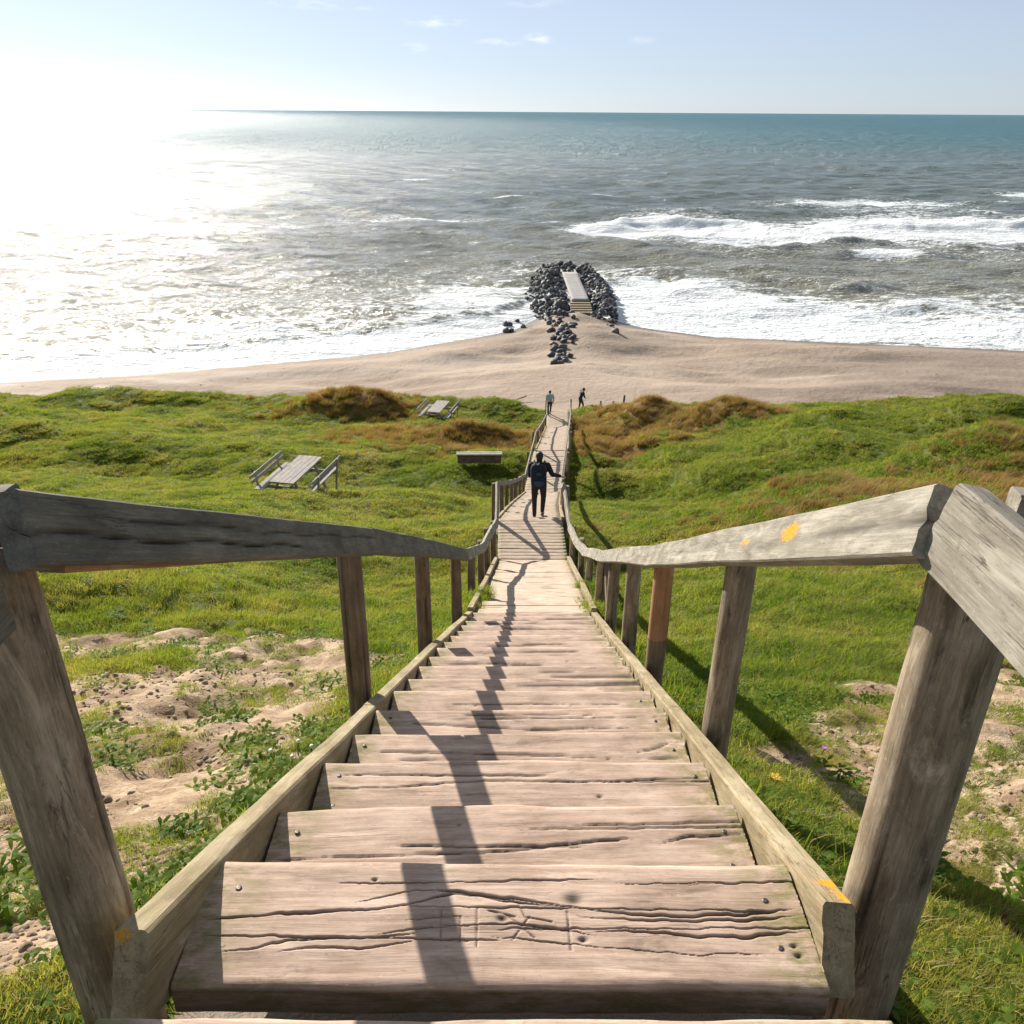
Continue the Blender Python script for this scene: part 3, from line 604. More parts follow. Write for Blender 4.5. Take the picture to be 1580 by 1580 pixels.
# ------------------------------------------------------------------ handrails
LZ = ([1.2, 3.4, 5.5, 8, 9.5, 11, 12.5, 14.35, 16.2, 21.3, 25, 30, 35, 41, 47.5, 50.5], [-.555, -1.75, -2.93, -4.37, -5.14, -5.88, -6.40, -7.16, -7.17, -9.40, -10.95, -12.95, -13.0, -14.75, -16.5, -16.55])
RZ = ([1.25, 2.66, 4.4, 6, 8, 10.6, 12.5, 14.45, 16.2, 19, 23, 30, 35, 41, 47.5, 50.5], [-.555, -1.37, -2.38, -3.26, -4.38, -5.76, -6.55, -7.30, -7.22, -8.5, -10.2, -12.98, -13.0, -14.75, -16.5, -16.5])
def rail(side, ys_, tab, offs, name, label, dark_upto):
    t = thing(name, label, 'handrail', (side*.8, 1.2, -1.9)); o = Vector(t.location)
    sh = lambda p: (p[0]-o.x, p[1]-o.y, p[2]-o.z)
    z = lambda y: float(np.interp(y, *tab))
    return t, sh, z
tl, shl, zl = rail(-1, None, LZ, .76, 'handrail', 'left handrail, dark weathered timber with split end, running down beside the steps', 8)
tr, shr, zr = rail(1, None, RZ, .76, 'handrail', 'right handrail, pale weathered timber with orange lichen, running down beside the steps', 8)
hb = .130
def rail_off(y, sg=1): return (.735 if sg > 0 else .79) if y < 1.5 else .755 if y < 12 else .72
def run(t, sh, z, sg, ys_, mats, tab):
    for j, (a, b) in enumerate(zip(ys_[:-1], ys_[1:])):
        hh = hb if b < 15 else .11
        pa = (float(cx(a))+sg*rail_off(a, sg), a+.002, z(a)-hh/2); pb = (float(cx(b))+sg*rail_off(b, sg), b-.002, z(b)-hh/2)
        seg = 70 if b < 4 else (24 if b < 9 else 8); crk = (); li = ()
        if sg < 0 and j == 0: crk = ((0, .55, 1, -.012, -.035, .012), (.12, .38, 1, .025, -.012, .006), (.4, 1, 1, .01, .01, .003))
        if sg > 0 and j == 0: crk = ((0, .16, -1, .0, -.01, .008), (.0, .30, -1, -.03, .01, .003), (.3, .7, -1, -.01, .015, .003)); li = (((.73, 1.90, -.98), .032), ((.73, 1.96, -1.04), .022), ((.73, 2.3, -1.22), .016), ((.73, 2.0, -1.09), .015), ((.73, 2.12, -1.13), .013))
        li = tuple((sh(q), r_) for q, r_ in li)
        add_board('rail', t, mats[min(j, len(mats)-1)], sh(pa), sh(pb), .05, hh, tilt=-sg*.33, seg=seg, seed=500+j*3+(50 if sg > 0 else 0), wob=.0018 if b < 9 else .006, crack=crk, lich=li, div=8 if b < 4 else 3,
                  end_break=(.012 if (j == 0 and sg < 0) else .0, 0), label=('split rail end with long dark cracks' if sg < 0 and j == 0 else None))
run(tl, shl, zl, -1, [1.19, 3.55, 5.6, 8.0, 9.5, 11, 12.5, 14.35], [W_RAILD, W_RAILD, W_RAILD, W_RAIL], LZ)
run(tl, shl, zl, -1, [14.35, 16.2, 18.8, 21.3, 25, 30, 32.5, 35, 38, 41, 44, 47.5, 50.5], [W_RAIL], LZ)
run(tr, shr, zr, 1, [1.235, 4.4, 6.0, 8.0, 10.6, 12.5, 14.45], [W_RAIL], RZ)
run(tr, shr, zr, 1, [14.45, 16.2, 19, 23, 26.5, 30, 32.5, 35, 38, 41, 44, 47.5, 50.5], [W_RAIL], RZ)
# pieces of rail coming back towards the viewer from both corner posts
add_board('rail', tr, W_RAIL, shr((.735, 1.222, -.622)), shr((.73, -.6, -.622)), .058, .155, tilt=.24, seg=60, seed=611, wob=.006, div=8, crack=((.0, .25, -1, -.03, .01, .006), (.12, .2, -1, .02, .03, .006)), end_break=(.012, 0), label='bleached rail piece leading back to the viewer')
add_board('rail', tr, W_RAIL, shr((.90, 1.34, -.66)), shr((2.4, 1.10, -.72)), .05, .11, seg=20, seed=612, label='short side rail behind the right corner post')
add_board('rail', tl, W_RAILD, shl((-.862, 1.15, -.735)), shl((-.90, -.6, -.74)), .055, .11, seg=40, seed=613, wob=.004, div=6, end_break=(.008, 0))
add_board('rail', tl, W_RAILD, shl((-.86, 1.27, -.625)), shl((-2.4, 1.15, -.70)), .05, .085, seg=20, seed=614, end_break=(.03, 0))
add_board('backing_strip', tl, W_RED, shl((-.80, 1.24, -.715)), shl((-.79, 1.95, -1.10)), .045, .022, seg=10, seed=615)
# posts
def g1(x, y): return float(H(np.array([x]), np.array([y]))[0])
def posts(t, sh, z, sg, ys_, off=.835, red=None):
    for k, y in enumerate(ys_):
        big = k == 0; r = .08 if big else (.060 if y < 9 else .055)
        of = off if y < 14 else .79
        if y > 30 and y < 35.5: of = .86
        x = float(cx(y))+sg*of; zt = z(y)-(.055 if y < 15 else .03); zb_ = min(g1(x, y), float(deck(y)))-.25
        if big: x = .85 if sg > 0 else -.925; zt = -.70
        m = W_POST if (sg > 0 or big) else W_POSTD
        jx = RS.uniform(-.02, .02) if not big else 0
        post('post', t, m if k != red else W_RED, sh((x+jx, y+(0 if not big else .03), zb_)), sh((x, y+(0 if not big else .03), zt)), r*1.06, r*.96, n=64 if big else (28 if y < 9 else 12), seg=60 if big else (20 if y < 9 else 4), seed=700+k*7+(90 if sg > 0 else 0), split=.02 if big and sg < 0 else 0,
             mats2=W_POSTD if k == red else None, cut=.62, label='reddish newer post with dark foot' if k == red else ('stout weathered corner post' if big else None))
posts(tl, shl, zl, -1, [1.22, 3.4, 5.55, 7.75, 9.6, 11.4, 12.9, 14.35, 16.15, 18.8, 21.3, 23.2, 25, 27.5, 30, 32.5, 35, 38, 41, 44, 47.4, 50.4])
posts(tr, shr, zr, 1, [1.27, 2.72, 4.35, 5.7, 7.2, 8.7, 10.6, 12.5, 14.45, 16.15, 19, 21, 23, 26.5, 30, 32.5, 35, 38, 41, 44, 47.4, 50.4], red=2)
post('post', tr, W_POST, shr((2.3, 1.12, -2.6)), shr((2.3, 1.12, -.78)), .06, .055, seed=811)
post('post', tl, W_POST, shl((-2.3, 1.16, -2.6)), shl((-2.3, 1.16, -.76)), .06, .055, seed=812)
post('post', tr, W_POST, shr((.84, -.55, -2.3)), shr((.84, -.55, -.70)), .075, .07, seed=813)
post('post', tl, W_POST, shl((-.98, -.55, -2.3)), shl((-.98, -.55, -.80)), .075, .07, seed=814)
# brace leaning between the right posts
add_board('brace', tr, W_POSTD, shr((1.13, 7.6, -5.5)), shr((1.17, 8.7, -4.95)), .09, .09, seed=9)

# ------------------------------------------------------------------ picnic tables and bench
def bd(name, p, a, b, w_, h_, s=0): return add_board(name, p, W_GREY, a, b, w_, h_, seg=6, seed=900+s, wob=.003)
def picnic(loc, rz, label, skip=False):
    t = thing('picnic_table', label, 'picnic table', loc, rz, 'picnic tables on the grass')
    for k in range(5): bd('table_board', t, (-.32+.16*k, -1.1, .75), (-.32+.16*k, 1.1, .75+RS.uniform(-.004, .004)), .157, .045, k)
    for s in (-1, 1):
        for k in range(2): bd('seat_board', t, (s*(.72+.15*k), -1.1, .45), (s*(.72+.15*k), 1.1, .45), .138, .045, 10+k)
        for k in range(2): bd('backrest_board', t, (s*(.98+.05*k), -1.1, .68+.15*k), (s*(.98+.05*k), 1.1, .68+.15*k), .035, .11, 20+k)
        for y in (-.75, .75):
            bd('leg', t, (s*.62, y, -.25), (s*.25, y, .72), .09, .06, 30)
            bd('backrest_support', t, (s*.93, y+.05, -.2), (s*1.06, y+.05, .88), .07, .05, 40)
    for y in (-.75, .75):
        bd('cross_beam', t, (-1.0, y+.08, .40), (1.0, y+.08, .40), .05, .10, 50)
    return t
picnic((-6.85, 24.0, g1(-6.85, 24.0)+.05), R(-11), 'nearer grey picnic table with attached backed benches on the left grass')
picnic((-4.55, 48.0, g1(-4.55, 48.0)-.1), R(-12), 'far grey picnic table with attached benches near the beach edge of the grass')
bn = thing('bench', 'low backless plank bench standing in the grass before the brown grass mound', 'bench', (-1.45, 33.4, g1(-1.45, 33.4)), R(2))
for k in range(2): bd('seat_board', bn, (-1.0, -.09+.18*k, .48), (1.0, -.09+.18*k, .48), .17, .07, 60+k)
add_board('shade_board', bn, W_POSTD, (-.95, -.10, .24), (.95, -.10, .24), .06, .34, seg=6, seed=71)  # dark board added to stand for the shadow below the seat
for s in (-.8, .8): bd('leg', bn, (s, 0, -.2), (s, 0, .44), .09, .28, 70)

# ------------------------------------------------------------------ groyne
def rock_mesh(seed):
    rs = np.random.RandomState(seed); nu, nv = 9, 6; V = []
    for i in range(nv):
        ph = math.pi*i/(nv-1)
        for j in range(nu):
            a = 2*math.pi*j/nu+rs.uniform(-.12, .12); r = rs.uniform(.75, 1.15); V.append((r*math.sin(ph)*math.cos(a), r*math.sin(ph)*math.sin(a), r*math.cos(ph)*.8))
    V = np.array(V); V[:nu] = V[:nu].mean(0); V[-nu:] = V[-nu:].mean(0); V *= np.array([1, rs.uniform(.7, 1), rs.uniform(.6, .9)])
    for _ in range(4):
        d = rs.normal(size=3); d /= np.linalg.norm(d); lim = .62; p = V@d; V = V-np.outer(np.clip(p-lim, 0, None), d)
    return mesh('boulder', V, gridF(nv, nu, True), [M_ROCK], smooth=False)
m = Mat('rock'); p = m.pos(); oi = N(m.t, 'ShaderNodeObjectInfo')
c = m.mix(m.rng(m.noise(p, 3, 5), .35, .65), (.026, .028, .034), (.11, .11, .115)); c = m.mix(m.math('MULTIPLY', m.rng(oi.outputs['Random'], .5, 1.0), .8), c, (.17, .145, .125)); m.bump(m.noise(p, 6, 4), .6, .1)
M_ROCK = m.set(c, .7)
RM = [rock_mesh(s) for s in range(10)]
def boulder(x, y, z, s, label, rs):
    o = link('boulder', RM[rs.randint(10)], None, (x, y, z)); o.scale = (s*rs.uniform(.8, 1.2), s*rs.uniform(.8, 1.2), s*rs.uniform(.8, 1.1)); o.rotation_euler = (rs.uniform(-.4, .4), rs.uniform(-.4, .4), rs.uniform(0, 6.28))
    tag(o, label, 'boulder', 'boulders of the groyne')
rs = np.random.RandomState(21)
def band(n, xf, y0, y1, hf, smin, smax, label):
    for i in range(n):
        y = rs.uniform(y0, y1); a, b = xf(y); u = rs.uniform(-1, 1); x = (a+b)/2+u*(b-a)/2
        z = -22.1+hf*(1-abs(u)**1.6)*rs.uniform(.65, 1.0)
        lb = label
        if hf > 0 and n > 50: lb = label+(', in its seaward half' if y > 110 else ', in its landward half')
        boulder(x, y, z, rs.uniform(smin, smax), lb, rs)
band(106, lambda y: (np.interp(y, [96, 106, 118, 127], [3.2, 1.0, 2.4, 3.6]), 7.25), 95, 125, 2.1, .33, .66, 'dark boulder in the pile on the left of the concrete strip')
band(66, lambda y: (9.0, np.interp(y, [95, 106, 118, 125], [11.8, 13.5, 13.0, 12.2])), 95, 125, 2.0, .33, .64, 'dark boulder in the pile on the right of the concrete strip')
band(30, lambda y: (3.2, 13.0), 121.5, 127, 2.3, .42, .75, 'blue black boulder in the heap across the sea end of the concrete strip')
for i in range(78):
    y = 71.5+24.5*rs.uniform(0, 1)**.8; xc = np.interp(y, [71, 84, 90, 96], [4.3, 5.0, 5.3, 5.4]); x = xc+rs.uniform(-1, 1)*np.interp(y, [72, 96], [.9, 1.7])
    boulder(x, y, g1(x, y)+.12, rs.uniform(.24, .55), 'grey boulder in the lower loose end of the line on the dry sand' if y < 80 else 'grey boulder in the middle of the line up the beach' if y < 88 else 'grey boulder where the line up the beach joins the groyne', rs)
for i in range(9):
    y = rs.uniform(86, 97); x = rs.uniform(10.2, 12); boulder(x, y, g1(x, y)+.05, rs.uniform(.2, .42), 'small boulder scattered on sand at the right foot of the groyne', rs)
for i in range(8):
    y = rs.uniform(90, 95); x = rs.uniform(-1.5, 3); boulder(x, y, -21.8, rs.uniform(.4, .65), 'wet boulder at the waterline left of the groyne', rs)
boulder(10.6, 84.8, g1(10.6, 84.8)+.1, .62, 'lone brown boulder on the sand right of the groyne', rs)
V = []; F = []; nb_ = 0; base_ = [np.array([v.co[:] for v in m_.vertices]) for m_ in RM]; bf_ = [np.array([p_.vertices[:] for p_ in m_.polygons]) for m_ in RM if True]
for i in range(760):
    side = rs.uniform(); y = rs.uniform(93, 127)
    if side < .5: a, b = float(np.interp(y, [93, 106, 118, 127], [3.6, .4, 1.6, 3.0])), 7.2
    elif side < .9: a, b = 9.0, float(np.interp(y, [93, 106, 118, 127], [11.6, 14.0, 13.4, 12.4]))
    else: a, b = 3, 13; y = rs.uniform(121, 128)
    u = rs.uniform(-1, 1); x = (a+b)/2+u*(b-a)/2; z = -22.1+2.0*(1-abs(u)**1.6)*rs.uniform(.5, .95); k = rs.randint(10); s_ = rs.uniform(.2, .42); q = base_[k]*s_; an = rs.uniform(0, 6.28); ca, sa = math.cos(an), math.sin(an)
    q = np.stack([q[:, 0]*ca-q[:, 1]*sa, q[:, 0]*sa+q[:, 1]*ca, q[:, 2]], 1)+(x, y, z); V.append(q); F += [[int(t)+nb_ for t in f] if len(f) == 4 else [int(f[0])+nb_, int(f[1])+nb_, int(f[2])+nb_] for f in bf_[k]]; nb_ += len(q)
me_ = bpy.data.meshes.new('rubble'); me_.from_pydata([tuple(v_) for v_ in np.concatenate(V)], [], F); me_.materials.append(M_ROCK); o = link('rubble', me_); tag(o, 'smaller broken stones packed between the boulders of the groyne', kind='stuff')
m = Mat('concrete'); p = m.pos(); c = m.ramp(m.noise(p, 1.2, 6), [(.3, (.22, .205, .20)), (.7, (.34, .32, .31))]); m.bump(m.noise(p, 8, 4), .5, .05); M_CONC = m.set(c, .8)
gt = thing('groyne_walkway', 'pale concrete strip running out between the boulders of the groyne', 'walkway', (8.1, 110, -20.72))
for k in range(1):
    V, F, at = board((.1, -9.0, 0), (-.1, 10.2, .05), 2.1, .3, seg=14, seed=k, wob=.006); link('slab', mesh('slab', V, F, [M_CONC], at), gt)
for k in range(5): add_board('step', gt, W_STR, (-1.25, -9.5-.75*k, -.12-.12*k), (1.25, -9.5-.75*k, -.12-.12*k), .6, .2, seg=3, seed=30+k)

# ------------------------------------------------------------------ people
def capsules(name, parts, mat, parent, voxel=.02, smooth=4):
    """parts: list of (p0, r0, p1, r1) or (p, (rx, ry, rz)) fused into one surface"""
    V = []; F = []; b = 0; nu, nv = 14, 9
    for q in parts:
        if len(q) == 2:
            c0 = np.array(q[0]); rr = np.array(q[1]); v = np.array([(math.sin(math.pi*i/(nv-1))*math.cos(2*math.pi*j/nu), math.sin(math.pi*i/(nv-1))*math.sin(2*math.pi*j/nu), math.cos(math.pi*i/(nv-1))) for i in range(nv) for j in range(nu)])*rr+c0
            V.append(v); F.append(gridF(nv, nu, True)+b); b += len(v)
        else:
            p0, r0, p1, r1 = np.array(q[0], float), q[1], np.array(q[2], float), q[3]; t = p1-p0; L = np.linalg.norm(t); t /= L
            a = np.cross(t, (.3, .9, .2)); a /= np.linalg.norm(a); c_ = np.cross(t, a); v = []
            for (s, r) in [(-r0, .02*r0), (-r0*.7, r0*.7), (0, r0), (L*.5, (r0+r1)/2), (L, r1), (L+r1*.7, r1*.7), (L+r1, .02*r1)]:
                for j in range(nu): v.append(p0+t*s+(a*math.cos(2*math.pi*j/nu)+c_*math.sin(2*math.pi*j/nu))*r)
            V.append(np.array(v)); F.append(gridF(7, nu, True)+b); b += len(v)
    o = link(name, mesh(name, np.concatenate(V), np.concatenate(F), [mat]), parent)
    md = o.modifiers.new('fuse', 'REMESH'); md.mode = 'VOXEL'; md.voxel_size = voxel; md.use_smooth_shade = True
    sm = o.modifiers.new('smooth', 'SMOOTH'); sm.factor = .5; sm.iterations = smooth
    return o
SKIN = plain('skin', (.50, .30, .22), .6); HAIR = plain('dark_hair', (.015, .012, .010), .6)
def hand(c, d, s=1):
    """palm with five fingers pointing along d"""
    c = np.array(c, float); d = np.array(d, float); d /= np.linalg.norm(d); sd = np.cross(d, (0, 0, 1.)); sd /= np.linalg.norm(sd); L = []
    L.append((c, .024, c+d*.06, .027))
    for k, (o_, l) in enumerate(((-.028, .062), (-.010, .072), (.009, .068), (.027, .052))):
        a = c+d*.075+sd*o_; m_ = a+d*l*.55; L.append((a, .0095, m_, .009)); L.append((m_, .009, m_+d*l*.35+np.array((0, 0, -.022)), .0075))
    a = c+d*.02-sd*.028; L.append((a, .011, a+d*.045-sd*.022, .0085))
    return L
def person(loc, rz, scale, label, P, top_m, leg_m, shoe_m, pack=None, dark_hood=False, long_hair=False):
    t = thing('person', label, 'person', loc, rz); t.scale = (scale,)*3
    hd = np.array(P['head']); nk = np.array(P['neck']); S = {k: np.array(v) for k, v in P.items()}
    body = [(hd, (.078, .098, .115)), (hd+(0, .035, -.06), (.055, .06, .06)), (nk, .055, hd+(0, -.01, -.08), .052), (nk+(0, 0, -.02), .06, S['chest'], .12), (S['chest'], .135, S['pelvis'], .125),
            (hd+(0, .095, -.015), (.014, .024, .022)), (hd+(.078, 0, -.01), (.012, .018, .028)), (hd+(-.078, 0, -.01), (.012, .018, .028)), (hd+(0, .082, -.062), (.028, .016, .012))]
    for s in 'lr':
        body += [(S['sh'+s], .05, S['el'+s], .042), (S['el'+s], .04, S['wr'+s], .027), (S['hip'+s], .082, S['kn'+s], .055), (S['kn'+s], .055, S['an'+s], .038), (S['an'+s], .038, S['to'+s], .034)]
        body += hand(S['wr'+s], S['wr'+s]-S['el'+s])
    capsules('body', body, SKIN, t, .011, 1)
    for s in (-1, 1): capsules('eye', [(hd+(s*.03, .092, .005), (.011, .006, .009))], plain('eye_dark', (.02, .02, .02), .3), t, .004, 0)
    tp = [(nk+(0, 0, -.05), .075, S['chest'], .15), (S['chest']+(.07, 0, .03), .115, S['pelvis']+(.06, 0, .02), .11), (S['chest']+(-.07, 0, .03), .115, S['pelvis']+(-.06, 0, .02), .11), (S['shl'], .07, S['shr'], .07)]
    for s in 'lr': tp += [(S['sh'+s], .072, S['el'+s], .058), (S['el'+s], .056, S['wr'+s]*.93+S['el'+s]*.07, .042)]
    capsules('jacket', tp, top_m, t, .016)
    lg = [(S['pelvis'], (.165, .125, .12))]
    for s in 'lr': lg += [(S['hip'+s], .096, S['kn'+s], .068), (S['kn'+s], .066, S['an'+s]+(0, 0, .03), .05)]
    capsules('trousers', lg, leg_m, t, .016)
    for s in 'lr': capsules('shoe', [(S['an'+s]+(0, -.03, -.045), .045, S['to'+s]+(0, 0, -.012), .04)], shoe_m, t, .012)
    hr = [(hd+(0, -.022, .022), (.090, .100, .108))]
    if long_hair: hr += [(hd+(0, -.06, 0), .075, nk+(0, -.06, -.02), .06)]
    capsules('hair', hr, HAIR, t, .014)
    if pack:
        b0 = S['chest']+(0, -.2, -.02)
        bp = capsules('backpack', [(b0+(-.09, 0, .14), .11, b0+(-.07, .0, -.26), .115), (b0+(.07, 0, .14), .10, b0+(.07, .0, -.26), .115), (b0+(0, -.02, -.2), (.15, .14, .12)), (b0+(0, .02, .24), .03, b0+(0, -.04, .2), .05)], pack, t, .014)
        capsules('pocket', [(b0+(-.05, -.10, -.2), .07, b0+(.05, -.10, -.2), .07), (b0+(-.04, -.09, .02), .035, b0+(.04, -.09, .02), .035)], cloth('pack_pocket', (.03, .06, .11)), bp, .012)
        for s in (-1, 1): capsules('strap', [(b0+(s*.1, .08, .2), .02, b0+(s*.12, .25, .22), .022), (b0+(s*.12, .25, .22), .022, b0+(s*.13, .34, .0), .02)], pack, bp, .01)
    return t
DARK = cloth('black_jacket', (.012, .014, .018)); TROU = cloth('dark_trousers', (.022, .018, .020)); NAVY = cloth('navy_pack', (.009, .015, .034)); BLUE = cloth('light_blue_top', (.30, .46, .52)); GREEN = cloth('dark_green_coat', (.015, .022, .018)); BROWN = cloth('brown_trousers', (.07, .04, .03)); SHOE = plain('brown_shoe', (.20, .10, .07))
walk = dict(head=(.0, .06, 1.56), neck=(0, .03, 1.42), chest=(0, .02, 1.25), pelvis=(0, 0, .93), shl=(-.19, .02, 1.36), ell=(-.215, .05, 1.08), wrl=(-.12, .24, 1.02), shr=(.19, .03, 1.36), elr=(.30, .10, 1.10), wrr=(.50, .16, 1.03),
            hipl=(-.09, 0, .90), knl=(-.10, .04, .50), anl=(-.09, -.06, .09), tol=(-.10, .12, .03), hipr=(.09, 0, .90), knr=(.11, .16, .50), anr=(.09, .22, .06), tor=(.10, .40, -.02))
person((.60, 16.82, -8.36), R(-3), .965, 'dark clad walker with a navy backpack holding the right handrail', walk, DARK, TROU, SHOE, NAVY, long_hair=True)
w2 = dict(walk); w2.update(wrr=(.26, .12, .86), elr=(.27, .02, 1.10))
person((2.35, 49.8, -17.38), R(10), .96, 'distant person in a light blue top and black trousers at the foot of the steps', w2, BLUE, TROU, SHOE)
w3 = dict(w2); w3.update(wrr=(.20, .25, .95), head=(.0, .24, 1.46), neck=(0, .16, 1.36), chest=(0, .10, 1.22), shl=(-.21, .12, 1.32), shr=(.21, .12, 1.32), elr=(.30, .15, 1.05), ell=(-.30, .15, 1.05))
person((4.65, 54.2, g1(4.65, 54.2)), R(-70), 1.04, 'distant person in a dark green coat right of the end of the steps', w3, GREEN, BROWN, SHOE)

# short stakes and a stick by the end of the path
for k, (x, y, h_, lb) in enumerate(((6.1, 54.2, .45, 'short grey stake in sand, leftmost of the far stakes'), (6.5, 54.6, .3, 'short grey stake in sand, second of the far stakes'), (6.9, 54.3, .35, 'short grey stake in sand, third of the far stakes'), (7.6, 54.2, .65, 'tallest dark stake in sand, rightmost of the far stakes'))):
    zg = g1(x, y); V, F, at = board((0, 0, -.3), (.04*(k-1), 0, h_+.35), .13, .13, seg=4, seed=k); o = link('wooden_stake', mesh('wooden_stake', V, F, [W_GREY if k < 3 else W_POSTD], at), None, (x, y, zg)); tag(o, lb, 'stake', 'stakes at the end of the path')
V, F, at = board((-.9, -.5, -.05), (.7, .5, .30), .06, .06, seg=8, wob=.03, seed=4); o = link('driftwood', mesh('driftwood', V, F, [W_POSTD], at), None, (.4, 61, g1(.4, 61)+.05)); tag(o, 'thin bent stick of driftwood lying on the sand behind the grass edge', 'driftwood')

# ------------------------------------------------------------------ vegetation
src = bpy.data.collections.new('clumps')          # clump shapes used only as instances
def clump(name, nb, rad, h, wd, mats, split, lean=.5, wind=(.35, -.45), seed=0, seg=3, droop=1.0, heads=0):
    rs = np.random.RandomState(seed); V = []; F = []; mi = []
    for i in range(nb):
        a = rs.uniform(0, 6.28); r = rad*math.sqrt(rs.uniform()); bx, by = r*math.cos(a), r*math.sin(a)
        hh = h*rs.uniform(.45, 1.15); la = rs.uniform(0, 6.28); ll = lean*rs.uniform(.2, 1); dx = math.cos(la)*ll+wind[0]*rs.uniform(.3, 1); dy = math.sin(la)*ll+wind[1]*rs.uniform(.3, 1)
        fa = rs.uniform(0, 3.14); sx, sy = math.cos(fa)*wd/2, math.sin(fa)*wd/2; b = len(V)
        for k in range(seg+1):
            t = k/seg; q = t**1.6; w_ = (1-t*.92); x = bx+dx*hh*q; y = by+dy*hh*q; z = hh*(t-.42*droop*(dx*dx+dy*dy)*t*t)-.02
            V += [(x-sx*w_, y-sy*w_, z), (x+sx*w_, y+sy*w_, z)]
            if k: F.append((b+2*k-2, b+2*k-1, b+2*k+1, b+2*k)); mi.append(1 if rs.uniform() < 0 else (1 if i < nb*split else 0))
    me = mesh(name, V, F, mats, None, mi, True); o = bpy.data.objects.new(name, me); src.objects.link(o); return o
def rosette(name, nl_, rad, ln, wd, mats, seed, up=.5):
    rs = np.random.RandomState(seed); V = []; F = []
    for i in range(nl_):
        a = rs.uniform(0, 6.28); r = rad*math.sqrt(rs.uniform()); bx, by = r*math.cos(a), r*math.sin(a); d = rs.uniform(0, 6.28); l = ln*rs.uniform(.6, 1.2); e = up*rs.uniform(.2, 1.2); b = len(V); z0 = rs.uniform(0, ln*1.1*up)
        cd, sd = math.cos(d), math.sin(d)
        for t, w_ in ((0, .15), (.3, .8), (.6, 1), (.85, .6), (1, .05)):
            z = z0+l*(e*t-.5*t*t*e); x = bx+cd*l*t; y = by+sd*l*t; ww = wd*w_/2; V += [(x-sd*ww, y+cd*ww, z+ww*.3), (x+sd*ww, y-cd*ww, z-ww*.1)]
        for k in range(4): F.append((b+2*k, b+2*k+1, b+2*k+3, b+2*k+2))
    return mesh(name, V, F, mats)
kinds = {}
def coll(nm, objs):
    c_ = bpy.data.collections.new(nm); 
    for o_ in objs:
        src.objects.unlink(o_); c_.objects.link(o_)
    return c_
C_TURF = coll('turf_clumps', [clump('turf_%s' % 'abcdef'[i], 170, .17, .11, .0065, [G_GREEN, G_STRAW], (.08, .12, .2, .05, .3, .1)[i], lean=.7, seed=i) for i in range(6)])
C_FAR = coll('meadow_clumps', [clump('meadow_%s' % 'abcd'[i], 150, .24, .13, .016, [G_GREEN, G_STRAW], (.06, .10, .18, .28)[i], lean=.8, seed=20+i, seg=2) for i in range(4)])
C_TALL = coll('tall_clumps', [clump('tall_%s' % 'abc'[i], 150, .22, .42, .013, [G_RED, G_GREEN], (.22, .12, .3)[i], lean=.35, seed=40+i) for i in range(3)])
lv = []
for i in range(4):
    o_ = bpy.data.objects.new('leaves_%s' % 'abcd'[i], rosette('leaves', 46, .11, .045, .022, [G_LEAF], 60+i, .7)); src.objects.link(o_); lv.append(o_)
C_LEAF = coll('leaf_clumps', lv)
def scatter(name, label, cat_coll, x, y, scl, zs, seed, dz=0.0, n_idx=4, z=None):
    rs = np.random.RandomState(seed); z = H(x, y)+dz if z is None else z
    me = bpy.data.meshes.new(name); me.vertices.add(len(x)); me.vertices.foreach_set('co', np.stack([x, y, z], -1).astype(np.float32).ravel())
    for n_, ty, dat, key in (('rot', 'FLOAT_VECTOR', np.stack([rs.uniform(-.12, .12, len(x)), rs.uniform(-.12, .12, len(x)), rs.uniform(-.9, .9, len(x))], -1), 'vector'), ('scl', 'FLOAT_VECTOR', np.stack([scl, scl, scl*zs], -1), 'vector'), ('idx', 'INT', rs.randint(0, n_idx, len(x)), 'value')):
        at = me.attributes.new(n_, ty, 'POINT'); at.data.foreach_set(key, np.asarray(dat, np.int32 if ty == 'INT' else np.float32).ravel())
    o = link(name, me); g = bpy.data.node_groups.new(name+'_scatter', 'GeometryNodeTree')
    g.interface.new_socket('Geometry', in_out='INPUT', socket_type='NodeSocketGeometry'); g.interface.new_socket('Geometry', in_out='OUTPUT', socket_type='NodeSocketGeometry')
    gi = g.nodes.new('NodeGroupInput'); go = g.nodes.new('NodeGroupOutput'); ip = g.nodes.new('GeometryNodeInstanceOnPoints'); ci = g.nodes.new('GeometryNodeCollectionInfo')
    ci.inputs['Collection'].default_value = cat_coll; ci.inputs['Separate Children'].default_value = True; ci.inputs['Reset Children'].default_value = True
    mp_ = g.nodes.new('GeometryNodeMeshToPoints')
    def na(n_, t): q = g.nodes.new('GeometryNodeInputNamedAttribute'); q.data_type = t; q.inputs[0].default_value = n_; return q.outputs['Attribute']
    g.links.new(gi.outputs[0], ip.inputs['Points']); g.links.new(ci.outputs[0], ip.inputs['Instance']); ip.inputs['Pick Instance'].default_value = True
    g.links.new(na('idx', 'INT'), ip.inputs['Instance Index']); g.links.new(na('rot', 'FLOAT_VECTOR'), ip.inputs['Rotation']); g.links.new(na('scl', 'FLOAT_VECTOR'), ip.inputs['Scale'])
    g.links.new(ip.outputs[0], go.inputs[0]); md = o.modifiers.new('scatter', 'NODES'); md.node_group = g
    tag(o, label, kind='stuff'); print(name, len(x)); return o
def sample(n, y0, y1, slope, seed, xm=None):
    """positions with density falling with distance: y log-uniform, x in a wedge"""
    rs = np.random.RandomState(seed); y = y0*(y1/y0)**rs.uniform(size=n); x = rs.uniform(-1, 1, n)*(slope*y+2.5)+.02*y; return x, y, rs
def keep(x, y, m): return x[m], y[m]
clear = lambda x, y: np.abs(x-cx(y)) > .90+.05*fbm(x*2, y*2, 2, 1)
